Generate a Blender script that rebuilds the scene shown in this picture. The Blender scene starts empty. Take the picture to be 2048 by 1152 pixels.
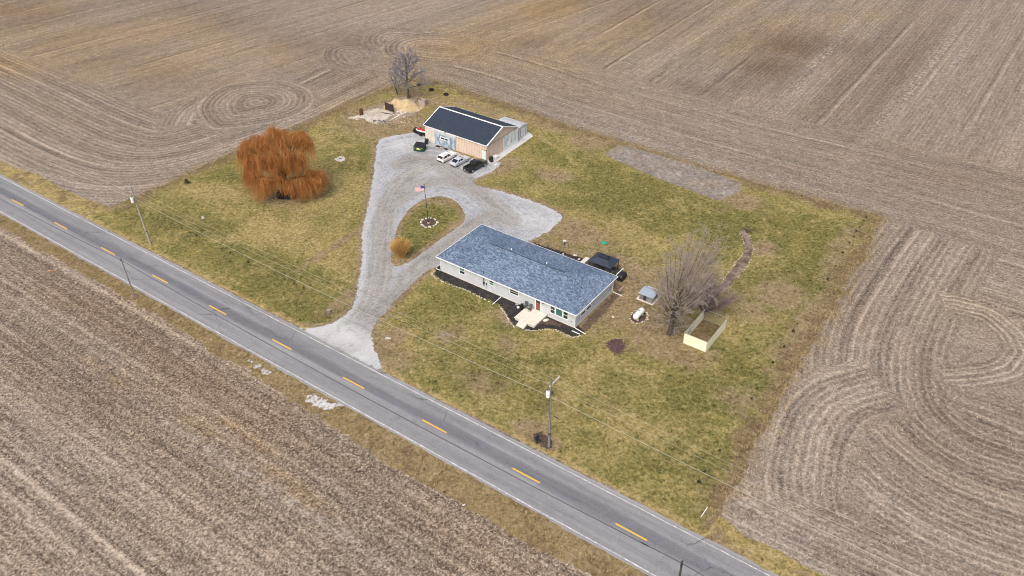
import bpy, bmesh, math, random
import numpy as np
from mathutils import Vector, Matrix
from mathutils.geometry import delaunay_2d_cdt

random.seed(7)
rng = np.random.default_rng(11)
scene = bpy.context.scene
COL = scene.collection
R = math.radians
PI = math.pi

# ------------------------------------------------------------------ camera
FPX, PITCH, ROLL, CAMH = 1646.4035, 0.6345952, -0.0123073, 82.01
_fw = np.array([0, math.cos(PITCH), -math.sin(PITCH)])
_up0 = np.array([0, math.sin(PITCH), math.cos(PITCH)])
_rt0 = np.array([1.0, 0, 0])
_rt = math.cos(ROLL) * _rt0 + math.sin(ROLL) * _up0
_up = -math.sin(ROLL) * _rt0 + math.cos(ROLL) * _up0
cam_d = bpy.data.cameras.new('camera')
cam = bpy.data.objects.new('camera', cam_d)
COL.objects.link(cam)
cam_d.sensor_width = 36
cam_d.lens = 36 * FPX / 2048
cam_d.clip_end = 6000
cam.matrix_world = Matrix(((_rt[0], _up[0], -_fw[0], 0), (_rt[1], _up[1], -_fw[1], 0), (_rt[2], _up[2], -_fw[2], CAMH), (0, 0, 0, 1)))
scene.camera = cam

# ------------------------------------------------------------------ light
SUN_EL, SUN_AZ = R(52), R(205)          # azimuth clockwise from +Y
world = bpy.data.worlds.new('World')
scene.world = world
world.use_nodes = True
wn = world.node_tree
sky = wn.nodes.new('ShaderNodeTexSky')
sky.sky_type = 'NISHITA'
sky.sun_disc = False
sky.sun_elevation = SUN_EL
sky.sun_rotation = SUN_AZ
sky.air_density = 1.0
sky.dust_density = 7.0
sky.ozone_density = 0.6
wn.links.new(sky.outputs[0], wn.nodes['Background'].inputs[0])
wn.nodes['Background'].inputs[1].default_value = 0.145
sun_d = bpy.data.lights.new('sun', 'SUN')
sun = bpy.data.objects.new('sun', sun_d)
COL.objects.link(sun)
sun_d.energy = 1.15
sun_d.angle = R(36)
sun_d.color = (1.0, 0.98, 0.945)
sd = Vector((math.sin(SUN_AZ) * math.cos(SUN_EL), math.cos(SUN_AZ) * math.cos(SUN_EL), math.sin(SUN_EL)))
sun.rotation_euler = sd.to_track_quat('Z', 'Y').to_euler()
sun.location = (0, 0, 120)
scene.view_settings.view_transform = 'Standard'
scene.view_settings.look = 'None'
scene.view_settings.exposure = 0.35
scene.view_settings.gamma = 1.0
scene.cycles.use_denoising = True
scene.cycles.filter_width = 1.0


# ------------------------------------------------------------------ site survey helpers
def Gn(pts, z=0.0):
    """points of the photograph -> points on the level z, numpy"""
    p = np.atleast_2d(np.asarray(pts, float))
    d = _fw + (p[:, :1] - 1024) / FPX * _rt - (p[:, 1:2] - 576) / FPX * _up
    t = (z - CAMH) / d[:, 2]
    return np.array([0, 0, CAMH]) + d * t[:, None]


def G(px, py, z=0.0):
    return Vector(Gn([(px, py)], z)[0])


ROAD_YAW = -0.622556
RO = np.array([-99.287, 143.085])
RU = np.array([math.cos(ROAD_YAW), math.sin(ROAD_YAW)])
RN = np.array([-RU[1], RU[0]])


def S(s, t, z=0.0):
    """site frame: s metres along the road, t metres to its house side"""
    q = RO + RU * s + RN * t
    return Vector((q[0], q[1], z))


def st(P):
    P = np.asarray(P)[:, :2] - RO
    return P @ RU, P @ RN


# ------------------------------------------------------------------ node helper
class NT:
    def __init__(self, name, rough=0.85, spec=0.2):
        self.m = bpy.data.materials.new(name)
        self.m.use_nodes = True
        self.t = self.m.node_tree
        self.b = self.t.nodes['Principled BSDF']
        self.b.inputs['Roughness'].default_value = rough
        self.b.inputs['Specular IOR Level'].default_value = spec
        self._pos = None

    def n(self, typ, **kw):
        nd = self.t.nodes.new(typ)
        for k, v in kw.items():
            setattr(nd, k, v)
        return nd

    def l(self, a, b):
        if hasattr(a, 'is_output') or isinstance(a, bpy.types.NodeSocket):
            self.t.links.new(a, b)
        else:
            if b.type == 'RGBA' and len(a) == 3:
                a = (*a, 1)
            b.default_value = a

    def pos(self):
        if self._pos is None:
            self._pos = self.n('ShaderNodeNewGeometry').outputs['Position']
        return self._pos

    def obj(self):
        return self.n('ShaderNodeTexCoord').outputs['Object']

    def attr(self, name):
        return self.n('ShaderNodeAttribute', attribute_name=name).outputs['Fac']

    def vec(self, x, y, z=0.0):
        c = self.n('ShaderNodeCombineXYZ')
        for i, v in enumerate((x, y, z)):
            self.l(v, c.inputs[i])
        return c.outputs[0]

    def map(self, v, scale=(1, 1, 1), rot=(0, 0, 0), loc=(0, 0, 0)):
        m = self.n('ShaderNodeMapping')
        self.l(v, m.inputs[0])
        m.inputs['Scale'].default_value = scale
        m.inputs['Rotation'].default_value = rot
        m.inputs['Location'].default_value = loc
        return m.outputs[0]

    def noise(self, v, scale, detail=4, rough=0.6, dist=0.0):
        q = self.n('ShaderNodeTexNoise')
        self.l(v, q.inputs['Vector'])
        q.inputs['Scale'].default_value = scale
        q.inputs['Detail'].default_value = detail
        q.inputs['Roughness'].default_value = rough
        q.inputs['Distortion'].default_value = dist
        return q.outputs[0]

    def vor(self, v, scale, out='Distance', feature='F1'):
        q = self.n('ShaderNodeTexVoronoi', feature=feature)
        self.l(v, q.inputs['Vector'])
        q.inputs['Scale'].default_value = scale
        return q.outputs[out]

    def white(self, v):
        q = self.n('ShaderNodeTexWhiteNoise', noise_dimensions='1D')
        self.l(v, q.inputs['W'])
        return q.outputs['Value']

    def ma(self, op, a, b=0.0, c=0.0, clamp=False):
        q = self.n('ShaderNodeMath', operation=op, use_clamp=clamp)
        self.l(a, q.inputs[0])
        self.l(b, q.inputs[1])
        self.l(c, q.inputs[2])
        return q.outputs[0]

    def ss(self, v, lo, hi):
        q = self.n('ShaderNodeMapRange', interpolation_type='SMOOTHSTEP')
        self.l(v, q.inputs[0])
        q.inputs[1].default_value = lo
        q.inputs[2].default_value = hi
        return q.outputs[0]

    def mix(self, f, a, b, mode='MIX'):
        q = self.n('ShaderNodeMix', data_type='RGBA', blend_type=mode)
        self.l(f, q.inputs[0])
        self.l(a, q.inputs[6])
        self.l(b, q.inputs[7])
        return q.outputs[2]

    def ramp(self, f, stops):
        q = self.n('ShaderNodeValToRGB')
        self.l(f, q.inputs[0])
        e = q.color_ramp.elements
        while len(e) < len(stops):
            e.new(0.5)
        for el, (p, c) in zip(e, stops):
            el.position = p
            el.color = (*c, 1)
        return q.outputs[0]

    def bump(self, h, dist=0.05, strength=1.0):
        q = self.n('ShaderNodeBump')
        self.l(h, q.inputs['Height'])
        q.inputs['Distance'].default_value = dist
        q.inputs['Strength'].default_value = strength
        self.l(q.outputs[0], self.b.inputs['Normal'])

    def soft(self, w=.5, scale=1.6, amt=1.0):
        P = self.pos()
        v = self.ma('ADD', self.ma('DIVIDE', self.attr('rim'), w), self.ma('MULTIPLY', self.ma('SUBTRACT', self.noise(P, scale, 6, .72), .5), 3.2 * amt))
        self.l(self.ss(v, .42, .62), self.b.inputs['Alpha'])

    def done(self, col):
        self.l(col, self.b.inputs['Base Color'])
        return self.m


def mul(m, f, c):
    return m.mix(f, (1, 1, 1), c)


# ------------------------------------------------------------------ mesh helpers
def np_mesh(name, V, F, mats=(), attrs=None, smooth=False):
    """V (n,3), F (m,k) constant-size faces"""
    V = np.asarray(V, np.float32)
    F = np.asarray(F, np.int32)
    me = bpy.data.meshes.new(name)
    k = F.shape[1]
    me.vertices.add(len(V))
    me.vertices.foreach_set('co', V.ravel())
    me.loops.add(F.size)
    me.loops.foreach_set('vertex_index', F.ravel())
    me.polygons.add(len(F))
    me.polygons.foreach_set('loop_start', np.arange(0, F.size, k, dtype=np.int32))
    me.polygons.foreach_set('loop_total', np.full(len(F), k, np.int32))
    me.update(calc_edges=True)
    for m in mats:
        me.materials.append(m)
    for an, av in (attrs or {}).items():
        a = me.attributes.new(an, 'FLOAT', 'POINT')
        a.data.foreach_set('value', np.asarray(av, np.float32))
    if smooth:
        me.polygons.foreach_set('use_smooth', np.ones(len(F), bool))
    return me


def link(name, me, parent=None):
    o = bpy.data.objects.new(name, me)
    COL.objects.link(o)
    if parent is not None:
        o.parent = parent
    return o


def tag(o, label=None, cat=None, group=None, kind=None):
    if label:
        o['label'] = label
    if cat:
        o['category'] = cat
    if group:
        o['group'] = group
    if kind:
        o['kind'] = kind
    return o


def thing(name, label, cat, loc=(0, 0, 0), rz=0.0, group=None):
    o = bpy.data.objects.new(name, None)
    COL.objects.link(o)
    o.location = loc
    o.rotation_euler = (0, 0, rz)
    return tag(o, label, cat, group)


def copy_tree(o, parent=None):
    c = o.copy()
    COL.objects.link(c)
    if parent is not None:
        c.parent = parent
    for ch in list(o.children):
        copy_tree(ch, c)
    return c


def seg_dist(P, poly, closed=False):
    """distance to polyline, signed side (left +), arc length at the foot"""
    poly = np.asarray(poly, float)[:, :2]
    n = len(poly)
    best = np.full(len(P), 1e9)
    sign = np.ones(len(P))
    arc = np.zeros(len(P))
    acc = 0.0
    for i in range(n if closed else n - 1):
        a, b = poly[i], poly[(i + 1) % n]
        d = b - a
        L = np.hypot(*d) + 1e-9
        w = P[:, :2] - a
        u = np.clip((w @ d) / L ** 2, 0, 1)
        q = w - u[:, None] * d
        r = np.hypot(q[:, 0], q[:, 1])
        sg = np.where(d[0] * w[:, 1] - d[1] * w[:, 0] >= 0, 1.0, -1.0)
        m = r < best
        best[m] = r[m]
        sign[m] = sg[m]
        arc[m] = acc + u[m] * L
        acc += L
    return best, sign, arc


def inside(P, poly):
    poly = np.asarray(poly, float)[:, :2]
    r = np.zeros(len(P), bool)
    n = len(poly)
    for i in range(n):
        a, b = poly[i], poly[(i + 1) % n]
        c = (a[1] > P[:, 1]) != (b[1] > P[:, 1])
        xi = (b[0] - a[0]) * (P[:, 1] - a[1]) / (b[1] - a[1] + 1e-12) + a[0]
        r ^= c & (P[:, 0] < xi)
    return r


def spline(pts, step, closed=False):
    """Catmull-Rom through pts (n,2), resampled about every step metres"""
    p = np.asarray(pts, float)[:, :2]
    n = len(p)
    out = []
    idx = range(n) if closed else range(n - 1)
    for i in idx:
        if closed:
            a, b, c, d = p[(i - 1) % n], p[i], p[(i + 1) % n], p[(i + 2) % n]
        else:
            a, b, c, d = p[max(i - 1, 0)], p[i], p[i + 1], p[min(i + 2, n - 1)]
        k = max(1, int(np.hypot(*(c - b)) / step))
        for j in range(k):
            u = j / k
            out.append(0.5 * ((2 * b) + (-a + c) * u + (2 * a - 5 * b + 4 * c - d) * u * u + (-a + 3 * b - 3 * c + d) * u ** 3))
    if not closed:
        out.append(p[-1])
    return np.array(out)


def jitter(poly, amp, seed=0, closed=True):
    """ragged edge: push each point along its normal by smoothed noise"""
    r = np.random.default_rng(seed)
    n = len(poly)
    a = r.normal(0, 1, n)
    b = r.normal(0, 1, n)
    ker = np.ones(7) / 7
    b = np.convolve(np.r_[b, b[:8]], ker, 'same')[:n] * 2.2
    d = np.roll(poly, -1, 0) - np.roll(poly, 1, 0)
    L = np.hypot(d[:, 0], d[:, 1])[:, None] + 1e-9
    nr = np.c_[-d[:, 1], d[:, 0]] / L
    return poly + nr * (amp * (0.55 * a + 0.6 * b))[:, None]


def sheet(name, poly, z, mat, step=1.0, attrf=None, label=None):
    """flat ground sheet: constrained triangulation with inner points that carry attributes"""
    poly = np.asarray(poly, float)[:, :2]
    lo, hi = poly.min(0), poly.max(0)
    if step:
        gx, gy = np.meshgrid(np.arange(lo[0], hi[0], step), np.arange(lo[1], hi[1], step))
        P = np.c_[gx.ravel(), gy.ravel()] + rng.uniform(-.2, .2, (gx.size, 2)) * step
        P = P[inside(P, poly)]
        d, _, _ = seg_dist(P, poly, True)
        P = P[d > step * 0.35]
    else:
        P = np.zeros((0, 2))
    allp = np.r_[poly, P]
    n = len(poly)
    res = delaunay_2d_cdt([Vector(v) for v in allp], [(i, (i + 1) % n) for i in range(n)], [], 1, 1e-5)
    V = np.array([(v[0], v[1], z) for v in res[0]])
    F = np.array([f for f in res[2] if len(f) == 3])
    # orient up
    a, b, c = V[F[:, 0]], V[F[:, 1]], V[F[:, 2]]
    s = (b[:, 0] - a[:, 0]) * (c[:, 1] - a[:, 1]) - (b[:, 1] - a[:, 1]) * (c[:, 0] - a[:, 0])
    F[s < 0] = F[s < 0][:, ::-1]
    at = dict(attrf(V)) if attrf else {}
    at['rim'] = seg_dist(V, poly, True)[0]
    me = np_mesh(name, V, F, [mat], at)
    o = link(name, me)
    o['kind'] = 'structure'
    if label:
        o['label'] = label
    return o


def blobs(P, lst):
    """soft patches: (photo x, photo y, radius along road, radius across, weight[, turn])"""
    out = np.zeros(len(P))
    for b in lst:
        c = Gn([(b[0], b[1])])[0]
        a = ROAD_YAW + (b[5] if len(b) > 5 else 0)
        q = P[:, :2] - c[:2]
        x = (q[:, 0] * math.cos(a) + q[:, 1] * math.sin(a)) / b[2]
        y = (-q[:, 0] * math.sin(a) + q[:, 1] * math.cos(a)) / b[3]
        out = np.maximum(out, b[4] * np.exp(-(x * x + y * y)))
    return out


# ------------------------------------------------------------------ GROUND: tilled field
FIELD_STRIPS = [
    # (photo polyline, closed, left reach m, right reach m, row spacing m, strength)
    ([(620, 130), (860, 160), (1100, 240), (1400, 332), (1755, 430), (2048, 515), (2300, 590)], False, 33, 60, 0.95, .30),
    ([(-250, 95), (-100, 165), (0, 215), (100, 268), (180, 303), (260, 320), (350, 312), (450, 283), (560, 243), (640, 208), (760, 150)], False, 21, 34, 1.15, .55),
    ([(340, 255), (347, 239), (358, 223), (375, 210), (406, 199)], False, 3, 11, 1.25, .6),
    ([(410, 222), (417, 201), (451, 177), (503, 167), (556, 166), (597, 177), (614, 194), (604, 215), (569, 232), (521, 243), (468, 250), (434, 252)], True, 20, 2.5, 1.35, .62),
    ([(734, 83), (740, 70), (765, 60), (800, 58), (850, 62), (900, 75), (860, 95), (800, 105), (760, 100), (742, 94)], True, 26, 2, 1.6, .72),
    ([(654, 112), (660, 98), (688, 90), (730, 92), (760, 110), (740, 130), (700, 138), (670, 131)], True, 26, 2, 1.6, .72),
    ([(776, 97), (784, 84), (818, 72), (870, 69), (930, 75), (985, 90), (960, 112), (890, 125), (820, 118), (785, 110)], True, 30, 2, 1.6, .75),
    ([(1440, 1010), (1520, 1050), (1620, 1098), (1740, 1152), (1900, 1225), (2200, 1340)], False, 16, 12, 1.0, .6),
    ([(1880, 470), (1818, 563), (1765, 661), (1752, 739), (1772, 818), (1831, 883), (1922, 942), (2048, 987), (2300, 1060)], False, 10, 16, 1.12, .68),
    ([(1740, 742), (1697, 752), (1648, 768), (1602, 803), (1574, 850), (1562, 900), (1552, 955), (1560, 1010)], False, 9, 2.5, 1.15, .8),
    ([(1895, 630), (1915, 632), (1955, 641), (1987, 667), (2000, 694), (1981, 716), (1930, 727), (1868, 731)], False, 6.2, .3, 1.1, .95),
]


def field_attrs(V):
    s, t = st(V)
    ph = s / 0.95
    along = t.copy()
    amp = np.full(len(V), .30)
    # the left of the farm: rows run a little flatter
    left = (s < 30 + 0.05 * t)
    a = R(45)
    d = np.array([math.cos(a), math.sin(a)])
    ph = np.where(left, (V[:, 0] * d[1] - V[:, 1] * d[0]) / 0.95, ph)
    along = np.where(left, V[:, :2] @ d, along)
    for pts, closed, lr, rr, sp, am in FIELD_STRIPS:
        sp_poly = spline(Gn(pts)[:, :2], 2.0, closed)
        b = V[:, :2]
        lo, hi = sp_poly.min(0) - 65, sp_poly.max(0) + 65
        k = np.where((b[:, 0] > lo[0]) & (b[:, 0] < hi[0]) & (b[:, 1] > lo[1]) & (b[:, 1] < hi[1]))[0]
        dd, sg, ar = seg_dist(V[k], sp_poly, closed)
        if closed:
            ins = inside(V[k], sp_poly)
            m = (ins & (dd < lr)) | (~ins & (dd < rr))
            sd_ = np.where(ins, dd, -dd)
        else:
            m = ((sg > 0) & (dd < lr)) | ((sg < 0) & (dd < rr))
            L = ar.max()
            m &= (ar > 0.05) & (ar < L - 0.05)
            sd_ = sg * dd
        kk = k[m]
        ph[kk] = sd_[m] / sp + 1000.3
        along[kk] = ar[m]
        amp[kk] = am
        if closed and am != .62:
            cx_, hw_ = sp_poly[:, 0].mean(), np.ptp(sp_poly[:, 0]) / 2
            amp[kk] = am * (.12 + .88 * np.clip(.55 - (V[kk, 0] - cx_) / hw_ * .8, 0, 1))
    if len(V) % NX == 0:
        g2 = ph.reshape(-1, NX)
        dj = np.zeros_like(g2)
        dx_ = np.abs(np.diff(g2, axis=1)) > 2.2
        dy_ = np.abs(np.diff(g2, axis=0)) > 2.2
        dj[:, 1:] += dx_; dj[:, :-1] += dx_; dj[1:] += dy_; dj[:-1] += dy_
        amp = np.where(dj.ravel() > 0, .0, amp)
    yel = blobs(V, [(130, 75, 60, 26, .8, .2), (330, 60, 40, 16, .6), (440, 85, 40, 12, .5), (1050, 45, 16, 60, .95), (1230, 60, 18, 50, .8), (1380, 50, 20, 40, .7),
                    (1500, 75, 14, 30, .6), (1180, 110, 14, 30, .5), (30, 130, 22, 9, .7), (60, 190, 18, 8, .35), (1950, 610, 7, 7, .55), (1340, 120, 10, 22, .4),
                    (1700, 35, 14, 20, .4), (1500, 985, 6, 4, .25), (900, 20, 20, 16, .3)])
    drk = blobs(V, [(1590, 92, 12, 12, .95), (1650, 88, 12, 9, .8), (1545, 135, 9, 13, .85), (1400, 180, 8, 5, .5), (620, 90, 22, 9, .5), (690, 80, 16, 8, .5), (1800, 130, 9, 45, .45),
                    (450, 40, 45, 10, .35), (300, 150, 40, 12, .35), (1250, 10, 30, 18, .4), (1050, 85, 8, 8, .5), (10, 15, 30, 14, .5), (1490, 165, 8, 8, .5),
                    (700, 160, 26, 8, .35), (1900, 360, 22, 6, .4), (1700, 560, 6, 16, .3), (1900, 880, 9, 9, .3)])
    pal = blobs(V, [(1860, 130, 1.7, 55, .9), (1920, 110, 1.4, 40, .7), (1650, 110, 1.6, 22, .8), (1600, 170, 1.3, 16, .7), (1690, 60, 1.3, 24, .5),
                    (1790, 200, 1.2, 30, .5), (1500, 1010, 6, 6, .6), (1640, 860, 5, 14, .45), (1480, 995, 5, 4, .7), (1300, 285, 24, 5, .35), (1240, 250, 20, 4, .35)])
    return dict(phase=ph, along=along, amp=amp, yel=yel, drk=drk, pal=pal)


def field_material(name, stubble=False):
    m = NT(name, 0.95, 0.1)
    P = m.pos()
    ph, al, amp = m.attr('phase'), m.attr('along'), m.attr('amp')
    fine = m.ma('ADD', m.ma('MULTIPLY', m.noise(P, 2.3 if not stubble else 2.6, 5, .82, .5), .7), m.ma('MULTIPLY', m.noise(m.map(P, loc=(5, 8, 2)), 5.2, 3, .7), .3))
    mid = m.noise(P, 0.55, 5, .65)
    big = m.noise(P, 0.03, 4, .6)
    wob = m.ma('MULTIPLY', m.ma('SUBTRACT', mid, .5), 1.1)
    phw = m.ma('ADD', ph, m.ma('MULTIPLY', wob, .55))
    sn = m.ma('SINE', m.ma('MULTIPLY', phw, 2 * PI))
    sn = m.ma('SUBTRACT', m.ma('MULTIPLY', m.ss(sn, -.35, .95), 2.0), .9)
    row = m.white(m.ma('FLOOR', m.ma('ADD', phw, .25)))
    band = m.noise(m.vec(m.ma('MULTIPLY', ph, .16), m.ma('MULTIPLY', al, .004)), 1.0, 3, .6)
    streak = m.noise(m.vec(m.ma('MULTIPLY', ph, 1.3), m.ma('MULTIPLY', al, .09)), 1.0, 5, .7)
    # brightness field
    amp = m.ma('MULTIPLY', amp, m.ma('ADD', .35, m.ma('MULTIPLY', m.noise(P, .09, 4, .65), 1.3)))
    f = m.ma('MULTIPLY', m.ma('SUBTRACT', fine, .5), 2.85 if not stubble else 3.9)
    f = m.ma('ADD', f, m.ma('MULTIPLY', m.ma('MULTIPLY', sn, amp), .115 if not stubble else .055))
    f = m.ma('ADD', f, m.ma('MULTIPLY', m.ma('SUBTRACT', row, .5), m.ma('MULTIPLY', amp, .24 if not stubble else .26)))
    f = m.ma('ADD', f, m.ma('MULTIPLY', m.ma('SUBTRACT', streak, .5), .62 if not stubble else .45))
    f = m.ma('ADD', f, m.ma('MULTIPLY', m.ma('SUBTRACT', mid, .5), .55))
    f = m.ma('ADD', f, m.ma('MULTIPLY', m.ma('SUBTRACT', band, .5), .45 if not stubble else .3))
    tl = m.ma('FRACT', m.ma('DIVIDE', phw, 15.0))
    l1 = m.ma('SUBTRACT', 1.0, m.ss(m.ma('ABSOLUTE', m.ma('SUBTRACT', tl, .40)), .012, .040))
    l2 = m.ma('SUBTRACT', 1.0, m.ss(m.ma('ABSOLUTE', m.ma('SUBTRACT', tl, .465)), .012, .040))
    lv = m.ss(m.noise(m.vec(m.ma('MULTIPLY', ph, .07), m.ma('MULTIPLY', al, .02)), 1.0, 3, .6), .38, .62)
    f = m.ma('ADD', f, m.ma('MULTIPLY', m.ma('SUBTRACT', l2, l1), m.ma('MULTIPLY', lv, .17 if not stubble else .12)))
    f = m.ma('ADD', f, .5)
    if stubble:
        col = m.ramp(f, [(0, (.045, .033, .026)), (.33, (.128, .099, .076)), (.6, (.262, .209, .162)), (1, (.56, .475, .38))])
    else:
        col = m.ramp(f, [(0, (.072, .057, .046)), (.33, (.158, .129, .106)), (.62, (.268, .223, .182)), (1, (.50, .425, .345))])
    yel, drk, pal = m.attr('yel'), m.attr('drk'), m.attr('pal')
    yy = m.ma('MULTIPLY', yel, m.ss(m.ma('ADD', m.ma('MULTIPLY', streak, .7), m.ma('MULTIPLY', big, .6)), .35, .85))
    col = m.mix(yy, col, m.mix(1.0, col, (1.15, 1.02, .66), 'MULTIPLY'))
    bg = m.ss(big, .42, .7)
    col = m.mix(m.ma('MULTIPLY', bg, .35), col, m.mix(1.0, col, (1.1, 1.0, .82), 'MULTIPLY'))
    dd = m.ma('MULTIPLY', drk, m.ss(m.ma('ADD', m.ma('MULTIPLY', streak, .6), m.ma('MULTIPLY', mid, .5)), .18, .55))
    col = m.mix(dd, col, m.mix(1.0, col, (.60, .53, .47), 'MULTIPLY'))
    pp = m.ma('MULTIPLY', pal, m.ss(m.ma('ADD', m.ma('MULTIPLY', m.noise(P, .8, 5, .8), 1.0), m.ma('MULTIPLY', fine, .35)), .62, .86))
    col = m.mix(pp, col, (.50, .45, .41))
    h = m.ma('ADD', m.ma('MULTIPLY', m.ma('MULTIPLY', sn, amp), .4 if not stubble else .12), m.ma('MULTIPLY', fine, 1.5))
    m.bump(h, .09, .8)
    return m.done(col)


M = {}
M['field'] = field_material('tilled_field')
M['stubble'] = field_material('stubble', True)


def grid_sheet(name, xs, ys, z, mat, attrf, frame=None):
    gx, gy = np.meshgrid(xs, ys)
    if frame == 'site':
        q = RO + gx.ravel()[:, None] * RU + gy.ravel()[:, None] * RN
        V = np.c_[q, np.full(gx.size, z)]
    else:
        V = np.c_[gx.ravel(), gy.ravel(), np.full(gx.size, z)]
    nx, ny = len(xs), len(ys)
    i = np.arange((ny - 1) * nx).reshape(ny - 1, nx)[:, :-1].ravel()
    F = np.c_[i, i + 1, i + nx + 1, i + nx]
    o = link(name, np_mesh(name, V, F, [mat], attrf(V)))
    o['kind'] = 'structure'
    return o


NX = 0
xs = np.r_[-3000, -1500, -800, -500, -400, np.arange(-320, 320, .9), 400, 500, 800, 1500, 3000]
ys = np.r_[-800, -300, -100, -30, np.arange(0, 330, .75), 360, 420, 600, 1000, 2000, 4000]
NX = len(xs)
ground = grid_sheet('ground', xs, ys, 0.0, M['field'], field_attrs)
ground['label'] = 'grey brown tilled crop field with curving furrow loops'


def stubble_attrs(V):
    s, t = st(V)
    return dict(phase=t / .98, along=s, amp=np.full(len(V), .5) + blobs(V, [(60, 1000, 60, 9, .5)]),
                yel=blobs(V, [(180, 725, 2.2, .5, 1.), (230, 760, 2.4, .5, 1.), (390, 850, 4, .8, .6), (600, 985, 6, 1.2, .8), (560, 950, 3, .7, .8), (100, 600, 4, 1, .4), (460, 850, 2.5, .5, .8), (520, 890, 3, .6, .8)]),
                drk=blobs(V, [(300, 700, 40, 2.5, .7), (180, 620, 26, 2.5, .6), (520, 830, 40, 3, .6), (700, 950, 40, 3, .5), (200, 800, 9, 6, .4), (60, 730, 12, 7, .35)]),
                pal=blobs(V, [(500, 960, 25, 1.0, .7), (600, 1010, 20, .8, .6), (40, 950, 30, 3, .35), (20, 870, 20, 5, .4)]))


# stubble field on the near side of the road
stub = grid_sheet('stubble_field', np.r_[-400, -200, np.arange(-60, 300, .9), 420, 600], np.r_[-900, -500, -250, np.arange(-140, -5.9, .6), -5.5], 0.012, M['stubble'], stubble_attrs, 'site')
stub['label'] = 'brown crop stubble littered with pale straw on the near side of the road'

# ------------------------------------------------------------------ LAWN
LOT = [(232, 410), (270, 393), (330, 368), (400, 338), (450, 312), (520, 283), (600, 250), (660, 225), (720, 197), (780, 173), (825, 161), (865, 163), (900, 171),
       (960, 190), (1040, 217), (1120, 247), (1200, 271), (1300, 301), (1400, 333), (1500, 362), (1600, 390), (1700, 416), (1758, 432), (1748, 470),
       (1725, 512), (1700, 553), (1678, 602), (1648, 652), (1610, 712), (1590, 748), (1562, 792), (1545, 832), (1512, 892), (1482, 960), (1442, 1008), (1437, 1032)]
lot_w = [tuple(p[:2]) for p in Gn(LOT)]
lotE = spline(lot_w, .7)
lotE = jitter(lotE, .35, 3)
s_end, _ = st(np.array([[*lotE[-1], 0]]))
s_beg, _ = st(np.array([[*lotE[0], 0]]))
road_side = np.array([S(s, 4.55)[:2] for s in np.arange(s_end[0], s_beg[0] - .1, -.8)])
road_side = jitter(road_side, .12, 5)
LAWN = np.r_[lotE, road_side]

DRIVE_TRACKS = [
    [(640, 690), (700, 660), (742, 610), (758, 560), (764, 500), (770, 440), (786, 390), (820, 350), (870, 330)],
    [(660, 715), (722, 668), (775, 610), (830, 548), (885, 495), (930, 465), (960, 445), (985, 432)],
    [(795, 400), (850, 366), (905, 362), (950, 378), (985, 408), (1020, 440)],
    [(800, 330), (850, 320), (910, 350), (950, 378)],
]


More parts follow.
